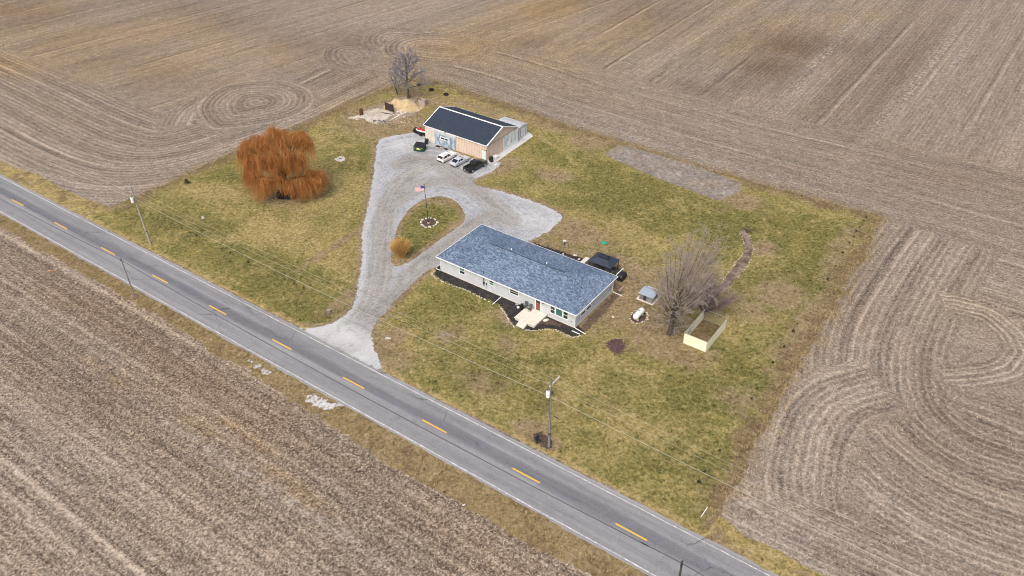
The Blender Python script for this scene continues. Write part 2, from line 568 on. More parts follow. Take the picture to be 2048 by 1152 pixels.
def lawn_attrs(V):
    d_edge, _, _ = seg_dist(V, lotE)
    _, t = st(V)
    dirt = blobs(V, [(1250, 610, 4, 9, .9), (1290, 640, 9, 5, .75), (1330, 690, 8, 4, .8), (1270, 560, 4, 6, .8), (1150, 465, 9, 5, .75), (1220, 520, 9, 4, .6), (1120, 500, 8, 3, .7),
                     (705, 470, 1.2, 14, .7), (700, 590, 1.5, 8, .7), (765, 690, 2.5, 5, .95), (795, 720, 3, 3, .6), (770, 240, 14, 10, .85), (850, 200, 14, 4, .6), (1000, 330, 4, 5, .9),
                     (960, 215, 14, 3, .6), (1100, 250, 12, 4, .6), (1180, 285, 5, 4, .95), (1110, 352, 4.5, 3, .8), (1620, 650, 3, 14, .75), (1560, 590, 5, 5, .8), (1480, 800, 4, 4, .5),
                     (1530, 500, 3, 3, .7), (1500, 620, 5, 4, .6), (1060, 860, 3, 2, .9), (1090, 885, 2.5, 1.6, .9), (900, 670, 3, 2.5, .6), (850, 480, 3, 2, .4), (800, 520, 3, 2, .6),
                     (1030, 640, 5, 2, .7), (1340, 290, 30, 1.2, .9), (1480, 400, 5, 4, .8), (920, 440, 1.5, 4, .7), (1680, 500, 2, 14, .6), (560, 400, 5, 3, .55), (600, 420, 6, 3, .4),
                     (1590, 700, 4, 6, .6), (960, 770, 5, 3, .5), (1020, 690, 3, 2, .5), (1000, 560, 3, 1.5, .4), (800, 180, 6, 5, .5), (700, 250, 4, 5, .4)])
    green = blobs(V, [(1500, 470, 10, 8, .8), (1600, 560, 9, 8, .8), (1250, 400, 14, 7, .8), (1380, 420, 12, 6, .7), (1480, 720, 10, 9, .7), (1350, 800, 12, 7, .55), (1400, 900, 8, 5, .75),
                      (560, 560, 12, 6, .7), (400, 470, 14, 4, .8), (620, 620, 12, 4, .7), (860, 410, 5, 5, .7), (860, 470, 5, 4, .6), (950, 620, 9, 4, .7), (900, 720, 12, 6, .5), (1150, 740, 14, 6, .5),
                      (450, 400, 3, 1.6, 1.), (480, 350, 8, 4, .5), (720, 320, 8, 6, .45), (690, 270, 6, 4, .5), (1650, 450, 6, 5, .8), (1060, 760, 10, 5, .5), (530, 520, 3, 2, .9), (480, 590, 4, 2, .8),
                      (585, 565, 1.8, 1.3, 1.), (300, 440, 8, 3, .6), (1000, 750, 8, 4, .5), (1440, 950, 5, 4, .8), (1230, 350, 16, 3, .6), (1300, 620, 4, 3, .6), (1190, 280, 20, 2, .4)])
    straw = blobs(V, [(600, 300, 14, 8, .7), (560, 470, 16, 7, .7), (680, 520, 6, 7, .6), (700, 380, 7, 8, .7), (430, 390, 14, 4, .6), (1290, 480, 14, 6, .55), (1150, 560, 8, 4, .5), (1230, 800, 16, 9, .5),
                      (1500, 520, 5, 4, .6), (1450, 650, 9, 7, .5), (1100, 690, 14, 6, .45), (820, 700, 7, 6, .5), (1020, 230, 30, 5, .6), (640, 250, 12, 4, .7), (1000, 560, 8, 4, .4), (1650, 430, 8, 3, .5)])
    drive_d = np.full(len(V), 99.)
    drive_d = np.minimum(drive_d, seg_dist(V, DRIVE, True)[0])
    bed = np.exp(-(seg_dist(V, HOUSE_FOOT, True)[0] / 1.6) ** 2)
    dirt = np.maximum(dirt, .75 * np.exp(-(drive_d / .9) ** 2))
    dirt = np.maximum(dirt, .6 * bed)
    # tyre tracks worn into the grass
    trk = np.zeros(len(V))
    for pl in ([(635, 240), (655, 250), (690, 262), (740, 272), (760, 276)], [(645, 236), (668, 250), (700, 258), (745, 266)], [(1250, 460), (1290, 475), (1330, 495), (1370, 510)], [(1070, 270), (1120, 300), (1150, 330)]):
        trk = np.maximum(trk, np.exp(-(seg_dist(V, spline(Gn(pl), 1.0))[0] / .45) ** 2))
    straw = np.maximum(straw, .9 * trk)
    verge = np.exp(-((t - 4.4) / 1.5) ** 2)
    return dict(edge=d_edge, dirt=dirt, green=green, straw=straw, verge=verge)


def grass_material(name, verge=False):
    m = NT(name, 0.95, 0.08)
    P = m.pos()
    fine = m.noise(P, 1.9, 5, .82, .7)
    clump = m.noise(P, .62, 6, .7, .5)
    mid = m.noise(P, .17, 5, .65, .6)
    big = m.noise(P, .05, 4, .6)
    tex = m.ma('ADD', m.ma('MULTIPLY', fine, .75), m.ma('MULTIPLY', clump, .25))
    tex = m.ma('ADD', .5, m.ma('MULTIPLY', m.ma('SUBTRACT', tex, .5), 1.35))
    olive = m.ramp(tex, [(.30, (.060, .055, .016)), (.45, (.195, .166, .056)), (.56, (.305, .258, .098)), (.70, (.49, .415, .20))])
    green = m.ramp(tex, [(.32, (.032, .036, .012)), (.45, (.112, .110, .034)), (.55, (.18, .168, .056)), (.68, (.33, .29, .12))])
    straw = m.ramp(tex, [(.32, (.09, .064, .028)), (.44, (.275, .215, .085)), (.56, (.395, .315, .142)), (.72, (.56, .465, .26))])
    earth = m.ramp(tex, [(.32, (.075, .052, .034)), (.44, (.215, .160, .090)), (.56, (.31, .24, .145)), (.72, (.47, .38, .255))])
    rust = m.ramp(tex, [(.26, (.07, .048, .027)), (.5, (.165, .117, .068)), (.74, (.32, .24, .155))])
    if verge:
        col = m.mix(m.ss(mid, .47, .66), straw, m.mix(.5, straw, olive))
        if verge == 2:
            col = m.mix(.65, col, m.mix(.5, earth, rust))
        col = m.mix(m.ma('MULTIPLY', m.ss(m.noise(P, .26, 5, .7), .46, .62), .8), col, rust)
        col = m.mix(m.ss(m.noise(m.map(P, loc=(31, 7, 0)), .33, 5, .7), .50, .66), col, earth)
    else:
        A = {k: m.attr(k) for k in ('edge', 'dirt', 'green', 'straw', 'verge')}
        g = m.ma('ADD', m.ma('MULTIPLY', A['green'], .26), m.ma('ADD', m.ma('MULTIPLY', mid, .62), m.ma('MULTIPLY', clump, .38)))
        col = m.mix(m.ma('MULTIPLY', m.ss(g, .465, .62), .97), olive, green)
        s_ = m.ma('ADD', m.ma('MULTIPLY', A['straw'], .20), m.ma('ADD', m.ma('MULTIPLY', m.noise(m.map(P, loc=(11, 5, 0)), .13, 6, .7), .66), m.ma('MULTIPLY', m.noise(P, 1.1, 4, .7), .34)))
        col = m.mix(m.ma('MULTIPLY', m.ss(s_, .50, .66), .8), col, straw)
        e_ = m.ma('SUBTRACT', 1.0, m.ss(A['edge'], .2, 5.5))
        n2 = m.noise(m.map(P, loc=(3, 51, 0)), .30, 6, .72)
        d_ = m.ma('ADD', m.ma('MULTIPLY', m.ma('MAXIMUM', A['dirt'], m.ma('MULTIPLY', e_, .42)), .42), m.ma('ADD', m.ma('MULTIPLY', n2, .5), m.ma('MULTIPLY', clump, .3)))
        col = m.mix(m.ma('MULTIPLY', m.ss(d_, .45, .67), .92), col, earth)
        r_ = m.ma('ADD', m.ma('MULTIPLY', m.ma('MAXIMUM', e_, m.ma('MULTIPLY', A['dirt'], .5)), .2), m.noise(m.map(P, loc=(71, 15, 0)), .22, 6, .72))
        col = m.mix(m.ma('MULTIPLY', m.ss(r_, .57, .74), .85), col, rust)
        v_ = m.ma('ADD', m.ma('MULTIPLY', A['verge'], .55), m.ma('MULTIPLY', clump, .5))
        col = m.mix(m.ss(v_, .5, .8), col, straw)
    # pale flecks of dead blades and dark gaps
    fl = m.noise(P, 6.0, 3, .7)
    col = m.mix(m.ma('MULTIPLY', m.ss(fl, .60, .78), .5), col, m.mix(.5, col, (.42, .36, .21)))
    col = m.mix(m.ma('MULTIPLY', m.ss(m.noise(m.map(P, loc=(9, 9, 0)), .55, 7, .8), .54, .66), .5), col, m.mix(1.0, col, (.48, .53, .42), 'MULTIPLY'))
    m.bump(tex, .25, .9)
    return m.done(col)


M['grass'] = grass_material('winter_lawn')
M['verge'] = grass_material('dry_verge', True)
M['verge_brown'] = grass_material('brown_verge', 2)

# driveway outline (photo points on the ground)
DRV = [(598, 655), (625, 652), (650, 649), (672, 640), (694, 622), (707, 600), (715, 560), (719, 520), (722, 480), (728, 440), (735, 400), (742, 360), (748, 320), (752, 288),
       (762, 276), (790, 270), (825, 266), (850, 262), (880, 285), (940, 315), (985, 322), (1006, 325), (1000, 333), (986, 345), (968, 352), (955, 358), (950, 366), (962, 372), (990, 378), (1040, 392),
       (1090, 411), (1129, 432), (1102, 461), (1074, 478), (1055, 486), (980, 500), (920, 525), (873, 536), (845, 553), (806, 590), (780, 620), (758, 645), (748, 668), (750, 690), (760, 715), (775, 742)]
_c = DRV.index((1129, 432))
DRIVE = np.r_[spline(Gn(DRV[:_c + 1]), .8)[:-1], spline(Gn(DRV[_c:]), .8)]
dse, _ = st(np.array([[*DRIVE[-1], 0]]))
dsb, _ = st(np.array([[*DRIVE[0], 0]]))
DRIVE = np.r_[jitter(DRIVE, .16, 9), np.array([S(s, 3.95)[:2] for s in np.linspace(dse[0] + 3, dsb[0] - 6, 24)])]
ISL = [(782, 520), (785, 492), (793, 462), (806, 436), (824, 414), (850, 399), (880, 393), (906, 400), (924, 416), (930, 433), (922, 449), (896, 469), (870, 487), (840, 509), (815, 526), (797, 534), (786, 532)]
ISLAND = jitter(spline(Gn(ISL), .6, True), .10, 12)

# house frame
HYAW = -0.6321713
HO = np.array([-12.880, 116.496])
HU = np.array([math.cos(HYAW), math.sin(HYAW)])
HV = np.array([-HU[1], HU[0]])
HL, HW = 28.24, 12.69


def Hp(x, y, z=0.0):
    q = HO + HU * x + HV * y
    return Vector((q[0], q[1], z))


HOUSE_FOOT = np.array([Hp(x, y)[:2] for x, y in ((.5, .5), (HL - .5, .5), (HL - .5, HW - .5), (.5, HW - .5))])

lawn = sheet('lawn', LAWN, 0.024, M['grass'], .8, lawn_attrs, 'patchy olive and straw winter lawn round the house')
# verges either side of the road
vn = np.array([S(s, 4.0)[:2] for s in np.arange(-60, 262, .8)])
vfar = spline(Gn([(-500, 85), (-120, 262), (0, 322), (60, 347), (130, 377), (200, 407), (240, 428), (320, 480)]), .8)
vA = np.r_[jitter(vfar, .35, 21), np.array([S(s, 4.0)[:2] for s in np.arange(38, -62, -.8)])]
sheet('roadside_verge', vA, 0.020, M['verge'], 1.2, None, 'dry grass verge between the road and the far field')
vB = np.r_[jitter(spline(Gn([(1380, 985), (1440, 1030), (1500, 1075), (1560, 1106), (1640, 1150), (1760, 1210), (1900, 1290), (2200, 1440)]), .8), .25, 22), np.array([S(s, 4.0)[:2] for s in np.arange(206, 134, -.8)])]
sheet('roadside_verge', vB, 0.020, M['verge'], 1.2, None, 'yellow grass verge between the road and the furrowed field')
vs_edge = [(-260, 300), (-120, 385), (0, 452), (60, 487), (120, 520), (180, 556), (240, 592), (290, 622), (350, 655), (440, 713), (520, 757), (590, 803), (700, 876), (825, 956), (950, 1026), (1060, 1090), (1200, 1165), (1400, 1272), (1600, 1380)]
vsE = jitter(spline(Gn(vs_edge), .7), .4, 23)
a0, _ = st(np.array([[*vsE[0], 0]]))
a1, _ = st(np.array([[*vsE[-1], 0]]))
vC = np.r_[vsE, np.array([S(s, -3.9)[:2] for s in np.arange(a1[0], a0[0], -.8)])]
sheet('roadside_verge', vC, 0.020, M['verge_brown'], 1.2, None, 'brown grass verge between the road and the stubble')

# ------------------------------------------------------------------ DRIVEWAY gravel
def drive_attrs(V):
    tr = np.zeros(len(V))
    best, toff, tarc = np.full(len(V), 1e9), np.zeros(len(V)), np.zeros(len(V))
    for pl in DRIVE_TRACKS:
        d, sg_, ar_ = seg_dist(V, spline(Gn(pl), 1.0))
        tr = np.maximum(tr, np.exp(-(d / 2.3) ** 2))
        nr_ = d < best
        best = np.where(nr_, d, best); toff = np.where(nr_, d * sg_, toff); tarc = np.where(nr_, ar_ + 100 * len(pl), tarc)
        tr = np.maximum(tr - .45 * np.exp(-(d / .45) ** 2), 0)
    pale = blobs(V, [(690, 668, 7, 3.5, 1.), (640, 664, 7, 1.6, .9), (735, 705, 3, 5, .8), (800, 290, 3, 3, .8), (1080, 440, 5, 4, .6), (740, 690, 4, 3, .5), (860, 345, 4, 2, .35)])
    dark = blobs(V, [(740, 640, 3, 4, .9), (780, 600, 2, 6, .6), (820, 320, 3, 3, .8), (900, 360, 6, 3, .6), (1000, 440, 6, 2, .6), (845, 305, 3, 2, .6), (700, 690, 6, 1.2, .5), (870, 300, 4, 2, .5), (960, 360, 4, 2, .5)])
    edge, _, _ = seg_dist(V, DRIVE, True)
    return dict(track=tr, pale=pale, dark=dark, edge=edge, toff=toff, tarc=tarc)


m = NT('gravel', .95, .1)
P = m.pos()
fine = m.noise(P, 2.3, 6, .85, .3)
mid = m.noise(P, .7, 6, .7, .4)
big = m.noise(P, .14, 4, .6)
stk = m.noise(m.vec(m.ma('MULTIPLY', m.attr('toff'), 1.3), m.ma('MULTIPLY', m.attr('tarc'), .10)), 1.0, 5, .72)
tex = m.ma('ADD', m.ma('MULTIPLY', fine, .52), m.ma('ADD', m.ma('MULTIPLY', mid, .18), m.ma('MULTIPLY', stk, .30)))
tex = m.ma('ADD', .5, m.ma('MULTIPLY', m.ma('SUBTRACT', tex, .5), 1.35))
gcol = m.ramp(tex, [(.30, (.155, .165, .18)), (.45, (.275, .288, .305)), (.56, (.38, .395, .412)), (.70, (.56, .572, .585))])
tcol = m.ramp(tex, [(.30, (.145, .140, .130)), (.45, (.24, .233, .22)), (.56, (.325, .316, .298)), (.70, (.47, .46, .44))])
dcol = m.ramp(tex, [(.28, (.09, .085, .08)), (.45, (.17, .16, .15)), (.57, (.27, .26, .25)), (.72, (.42, .41, .40))])
eL = m.ma('MULTIPLY', m.ma('SUBTRACT', 1.0, m.ss(m.ma('ADD', m.attr('edge'), m.ma('MULTIPLY', m.ma('SUBTRACT', mid, .5), 2.5)), .5, 1.9)), .42)
gcol = m.mix(eL, gcol, m.mix(fine, (.36, .37, .38), (.60, .61, .62)))
tk = m.ma('ADD', m.ma('MULTIPLY', m.attr('track'), .62), m.ma('ADD', m.ma('MULTIPLY', m.ma('ADD', mid, big), .20), m.ma('MULTIPLY', stk, .28)))
col = m.mix(m.ss(tk, .42, .78), gcol, tcol)
dk = m.ma('ADD', m.ma('MULTIPLY', m.attr('dark'), .35), m.ma('MULTIPLY', mid, .75))
col = m.mix(m.ma('MULTIPLY', m.ss(dk, .44, .66), .75), col, dcol)
col = m.mix(m.ma('MULTIPLY', m.ss(m.noise(m.map(P, loc=(4, 1, 0)), .35, 7, .8), .52, .63), .6), col, m.mix(1.0, col, (.62, .61, .60), 'MULTIPLY'))
pl = m.ma('MULTIPLY', m.attr('pale'), m.ss(m.ma('ADD', mid, m.ma('MULTIPLY', big, .5)), .45, .8))
col = m.mix(m.ma('MULTIPLY', pl, .85), col, m.mix(fine, (.38, .38, .38), (.64, .64, .63)))
m.bump(tex, .06, .7)
m.soft(.5, 1.3)
M['gravel'] = m.done(col)
sheet('driveway', DRIVE, 0.036, M['gravel'], .8, drive_attrs, 'pale grey gravel driveway with tan wheel tracks')


def island_attrs(V):
    e, _, _ = seg_dist(V, ISLAND, True)
    z = np.zeros(len(V))
    return dict(edge=np.full(len(V), 20.), dirt=np.maximum(.95 * np.exp(-(e / 1.0) ** 2), blobs(V, [(800, 520, 2, 1.4, .9), (880, 405, 3, 1.4, .7), (915, 450, 2, 2, .7)])), green=blobs(V, [(860, 420, 6, 5, .9), (850, 480, 5, 4, .8)]), straw=z, verge=z)


sheet('lawn_island', ISLAND, 0.048, M['grass'], .7, island_attrs, 'teardrop grass island inside the driveway loop')

# ------------------------------------------------------------------ ROAD
def road_attrs(V):
    s, t = st(V)
    return dict(rs=s, rt=t)


m = NT('asphalt', .9, .2)
P = m.pos()
rs, rt = m.attr('rs'), m.attr('rt')
fine = m.noise(P, 7.0, 5, .8)
mid = m.noise(P, .5, 5, .65)
strk = m.noise(m.vec(m.ma('MULTIPLY', rs, .035), m.ma('MULTIPLY', rt, .9)), 1.0, 5, .7)
tex = m.ma('ADD', m.ma('MULTIPLY', fine, .55), m.ma('ADD', m.ma('MULTIPLY', strk, .33), m.ma('MULTIPLY', mid, .12)))
col = m.ramp(tex, [(.34, (.125, .128, .137)), (.48, (.215, .219, .229)), (.59, (.285, .289, .298)), (.72, (.38, .38, .385))])
# worn dark strip down the crown of the road, with ragged edges
ab = m.ma('ABSOLUTE', m.ma('SUBTRACT', rt, .62))
cw = m.ma('ADD', ab, m.ma('MULTIPLY', m.ma('SUBTRACT', strk, .5), 1.0))
dkf = m.ma('SUBTRACT', 1.0, m.ss(cw, .30, 1.35))
col = m.mix(m.ma('MULTIPLY', dkf, .85), col, m.mix(1.0, col, (.58, .58, .64), 'MULTIPLY'))
# oil-dark lane centres, pale wheel paths
for c0, w0, k in ((2.5, .55, .38), (-2.1, .5, .28)):
    f = m.ma('SUBTRACT', 1.0, m.ss(m.ma('ADD', m.ma('ABSOLUTE', m.ma('SUBTRACT', rt, c0)), m.ma('MULTIPLY', m.ma('SUBTRACT', strk, .5), .8)), .1, w0 + .5))
    col = m.mix(m.ma('MULTIPLY', f, k), col, m.mix(1.0, col, (.72, .72, .74), 'MULTIPLY'))
# crumbling pale edge
eg = m.ss(m.ma('ADD', m.ma('ABSOLUTE', rt), m.ma('MULTIPLY', m.ma('SUBTRACT', mid, .5), .5)), 3.72, 4.1)
col = m.mix(m.ma('MULTIPLY', eg, .4), col, m.mix(fine, (.20, .19, .18), (.46, .45, .44)))
# crack lines
vv = m.vor(m.vec(m.ma('MULTIPLY', rs, .10), m.ma('ADD', m.ma('MULTIPLY', rt, .33), m.ma('MULTIPLY', mid, .8))), 1.0, 'Distance', 'DISTANCE_TO_EDGE')
ck = m.ma('MULTIPLY', m.ma('SUBTRACT', 1.0, m.ss(vv, 0.0, .018)), m.ss(m.noise(P, .06, 3, .6), .5, .62))
col = m.mix(m.ma('MULTIPLY', ck, .75), col, (.05, .05, .055))
m.bump(fine, .015, .5)
M['asphalt'] = m.done(col)
ra = np.array([S(s, 4.25)[:2] for s in np.arange(-80, 300, .9)])
rb = np.array([S(s, -4.15)[:2] for s in np.arange(300, -80, -.9)])
road = sheet('road', np.r_[jitter(ra, .10, 31), jitter(rb, .10, 32)], 0.060, M['asphalt'], 1.3, road_attrs, 'grey two lane country road')

m = NT('white_line', .7, .2)
w = m.noise(m.pos(), 3.0, 6, .8)
M['white_line'] = m.done(m.mix(m.ss(w, .42, .62), (.30, .30, .31), (.72, .72, .71)))
m = NT('yellow_line', .7, .2)
w = m.noise(m.pos(), 3.5, 6, .8)
M['yellow_line'] = m.done(m.mix(m.ss(w, .30, .50), (.40, .30, .11), (.74, .45, .06)))


def strip(name, s0, s1, t0, t1, mat, z, step=2.0, wob=0.0, seed=0):
    ss_ = np.arange(s0, s1 + step * .5, step)
    r = np.random.default_rng(seed)
    w = r.normal(0, 1, len(ss_)) * wob
    V = []
    for s, k in zip(ss_, w):
        V += [S(s, t0 + k, z)[:], S(s, t1 + k * .6, z)[:]]
    i = np.arange(len(ss_) - 1) * 2
    return link(name, np_mesh(name, V, np.c_[i, i + 2, i + 3, i + 1], [mat]), road)


for i in range(-3, 18):
    strip('centre_dash', i * 15.24, i * 15.24 + 4.3, -.11, .11, M['yellow_line'], .066, 2.15)
strip('edge_line', -70, 290, 3.60, 3.74, M['white_line'], .066, 2.0, .012, 1)
strip('edge_line', -70, 290, -3.82, -3.66, M['white_line'], .066, 2.0, .02, 2)
# sealed cable-trench joint is the shadowless crack between lane and centre
# ------------------------------------------------------------------ smaller ground patches
def patch_mat(name, stops, scale=2.5, tintn=None, bump=.1, soft=.6, amt=1.0, ssc=1.6):
    m = NT(name, .95, .1)
    P = m.pos()
    t_ = m.ma('ADD', m.ma('MULTIPLY', m.noise(P, scale, 7, .75, .4), .65), m.ma('MULTIPLY', m.noise(P, scale * .22, 5, .7), .35))
    c = m.ramp(t_, stops)
    if tintn:
        c = m.mix(m.ss(m.noise(P, .25, 5, .7), .45, .65), c, m.mix(1.0, c, tintn, 'MULTIPLY'))
    m.bump(t_, bump, .9)
    if soft:
        m.soft(soft, ssc, amt)
    return m.done(c)


M['soil'] = patch_mat('garden_soil', soft=.12, tintn=(1.06, .98, .86), scale=1.2, stops=[(.34, (.075, .065, .058)), (.45, (.180, .158, .144)), (.55, (.262, .236, .214)), (.66, (.45, .405, .355))])
M['mulch'] = patch_mat('dark_mulch', [(.28, (.012, .012, .013)), (.5, (.032, .030, .031)), (.60, (.075, .066, .062)), (.75, (.17, .145, .125))], 3.0)
M['mulch_brown'] = patch_mat('brown_mulch', [(.28, (.03, .02, .016)), (.5, (.085, .058, .048)), (.62, (.16, .115, .10)), (.8, (.30, .24, .20))], 3.0, None, .1, .6)
M['mulch_purple'] = patch_mat('faded_mulch', [(.28, (.035, .02, .02)), (.5, (.09, .055, .055)), (.62, (.14, .09, .09)), (.8, (.22, .17, .16))], 4.0, None, .1, 1.1, .8, 3.5)
M['wall_soil'] = patch_mat('wall_soil', [(.28, (.045, .032, .022)), (.46, (.10, .074, .052)), (.58, (.165, .125, .088)), (.74, (.30, .235, .165))], 2.4, None, .1, .5)
M['path_soil'] = patch_mat('path_bark', [(.30, (.055, .040, .032)), (.45, (.18, .138, .112)), (.56, (.29, .225, .188)), (.70, (.46, .37, .31))], 1.5, (.5, .46, .44), .1, .35, 1.1)
M['concrete'] = patch_mat('concrete', [(.28, (.36, .35, .33)), (.5, (.47, .46, .43)), (.7, (.58, .57, .54))], .9, (.9, .9, .86), .01, 0)
M['old_concrete'] = patch_mat('old_concrete', [(.28, (.28, .24, .20)), (.46, (.45, .41, .35)), (.6, (.58, .54, .48)), (.75, (.68, .65, .60))], 1.1, (.82, .78, .72), .02, .4)
M['pale_gravel'] = patch_mat('pale_gravel', [(.28, (.33, .33, .34)), (.5, (.50, .51, .53)), (.7, (.62, .63, .65))], 2.0, None, .1, .8, 1.5, .8)
M['ash'] = patch_mat('bare_dirt', [(.28, (.13, .105, .085)), (.46, (.23, .19, .155)), (.58, (.31, .26, .215)), (.74, (.44, .38, .33))], 1.6, (1.1, 1., .85), .1, 2.2)


def pxpatch(name, pts, z, mat, amp=.12, step=.45, seed=40, label=None, res=.4):
    return sheet(name, jitter(spline(Gn(pts), step, True), amp, seed), z, mat, res, None, label)


pxpatch('garden_plot', [(1208, 311), (1209, 309), (1222, 299), (1238, 290), (1240, 290), (1300, 305), (1355, 320), (1400, 335), (1445, 352), (1484, 368), (1485, 370), (1478, 383), (1452, 397), (1437, 402), (1434, 401), (1400, 389), (1350, 370), (1300, 350), (1250, 329)], .034, M['soil'], .12, .5, 41, 'bare grey soil of a long garden plot')
pxpatch('flower_bed', [(866, 544), (870, 555), (893, 567), (930, 581), (958, 595), (985, 605), (1001, 616), (1012, 632), (1021, 648), (1034, 657), (1060, 663), (1090, 660), (1112, 662), (1132, 671), (1150, 676), (1166, 668), (1160, 652), (1060, 606), (960, 558), (884, 528)], .042, M['mulch'], .05, .4, 42, 'black mulch bed along the house front')
pxpatch('flower_bed', [(1085, 628), (1110, 640), (1140, 652), (1120, 655), (1090, 652), (1068, 650)], .050, M['mulch_brown'], .05, .4, 43, 'brown mulch beside the porch')
pxpatch('flower_bed', [(1062, 482), (1075, 486), (1110, 497), (1150, 510), (1180, 521), (1210, 545), (1230, 575), (1150, 560), (1080, 530)], .042, M['mulch'], .06, .4, 44, 'black mulch bed behind the house')
pxpatch('bare_ground', [(1222, 590), (1236, 580), (1250, 583), (1232, 604), (1208, 632), (1186, 654), (1168, 668), (1154, 662), (1190, 620)], .036, M['wall_soil'], .12, .4, 45, 'bare brown soil along the end wall of the house')
pxpatch('garden_path', [(1479, 464), (1486, 460), (1497, 464), (1503, 480), (1507, 500), (1501, 520), (1491, 537), (1477, 553), (1460, 576), (1447, 590), (1436, 580), (1446, 560), (1456, 545), (1471, 526), (1484, 510), (1490, 497), (1485, 480)], .036, M['path_soil'], .05, .4, 46, 'curved bark path edged with white stones')
pxpatch('bare_ground', [(712, 236), (720, 222), (750, 210), (775, 200), (800, 190), (835, 196), (850, 215), (838, 232), (800, 243), (770, 252), (740, 250)], .034, M['ash'], .25, .5, 47, 'bare ground round the old slab')
pxpatch('gravel_patch', [(490, 722), (502, 717), (516, 724), (524, 731), (538, 734), (548, 744), (540, 752), (522, 748), (512, 740), (498, 732)], .036, M['pale_gravel'], .10, .3, 48, 'pale gravel spill on the verge, farther left')
pxpatch('gravel_patch', [(606, 797), (622, 786), (636, 787), (648, 794), (664, 800), (690, 802), (694, 810), (676, 818), (655, 820), (636, 820), (620, 810)], .036, M['pale_gravel'], .10, .3, 49, 'larger pale gravel spill on the verge')
pxpatch('gravel_patch', [(243, 602), (258, 596), (275, 600), (292, 610), (315, 622), (303, 630), (280, 618), (255, 610)], .036, M['ash'], .15, .3, 50, 'bare grey dirt round the leaning pole')
pxpatch('mulch_patch', [(1206, 686), (1222, 674), (1246, 676), (1260, 692), (1250, 710), (1230, 713), (1212, 703)], .036, M['mulch_purple'], .12, .3, 51, 'round patch of faded purple mulch in the lawn')
pxpatch('weed_patch', [(868, 664), (884, 655), (902, 657), (912, 668), (905, 682), (888, 685), (872, 676)], .036, M['ash'], .2, .3, 52, 'bare stubbly patch in the front lawn')
pxpatch('tree_bed', [(548, 390), (556, 380), (572, 376), (590, 378), (600, 385), (600, 394), (588, 400), (568, 401), (553, 398)], .040, M['mulch'], .06, .3, 53, 'black mulch ring under the willow')
pxpatch('tree_bed', [(1258, 634), (1266, 624), (1280, 620), (1293, 626), (1296, 636), (1288, 645), (1272, 648), (1261, 643)], .036, M['mulch_brown'], .04, .3, 54, 'dark ground inside the tank stone ring')
pxpatch('tree_bed', [(842, 444), (852, 437), (866, 437), (874, 444), (868, 452), (854, 455), (844, 452)], .056, M['mulch_brown'], .04, .3, 55, 'soil inside the flagpole stone ring')
pxpatch('bare_ground', [(1062, 872), (1085, 862), (1105, 880), (1115, 895), (1098, 905), (1070, 888)], .036, M['mulch_brown'], .25, .3, 56, 'dead leaves round the mailbox and pole')


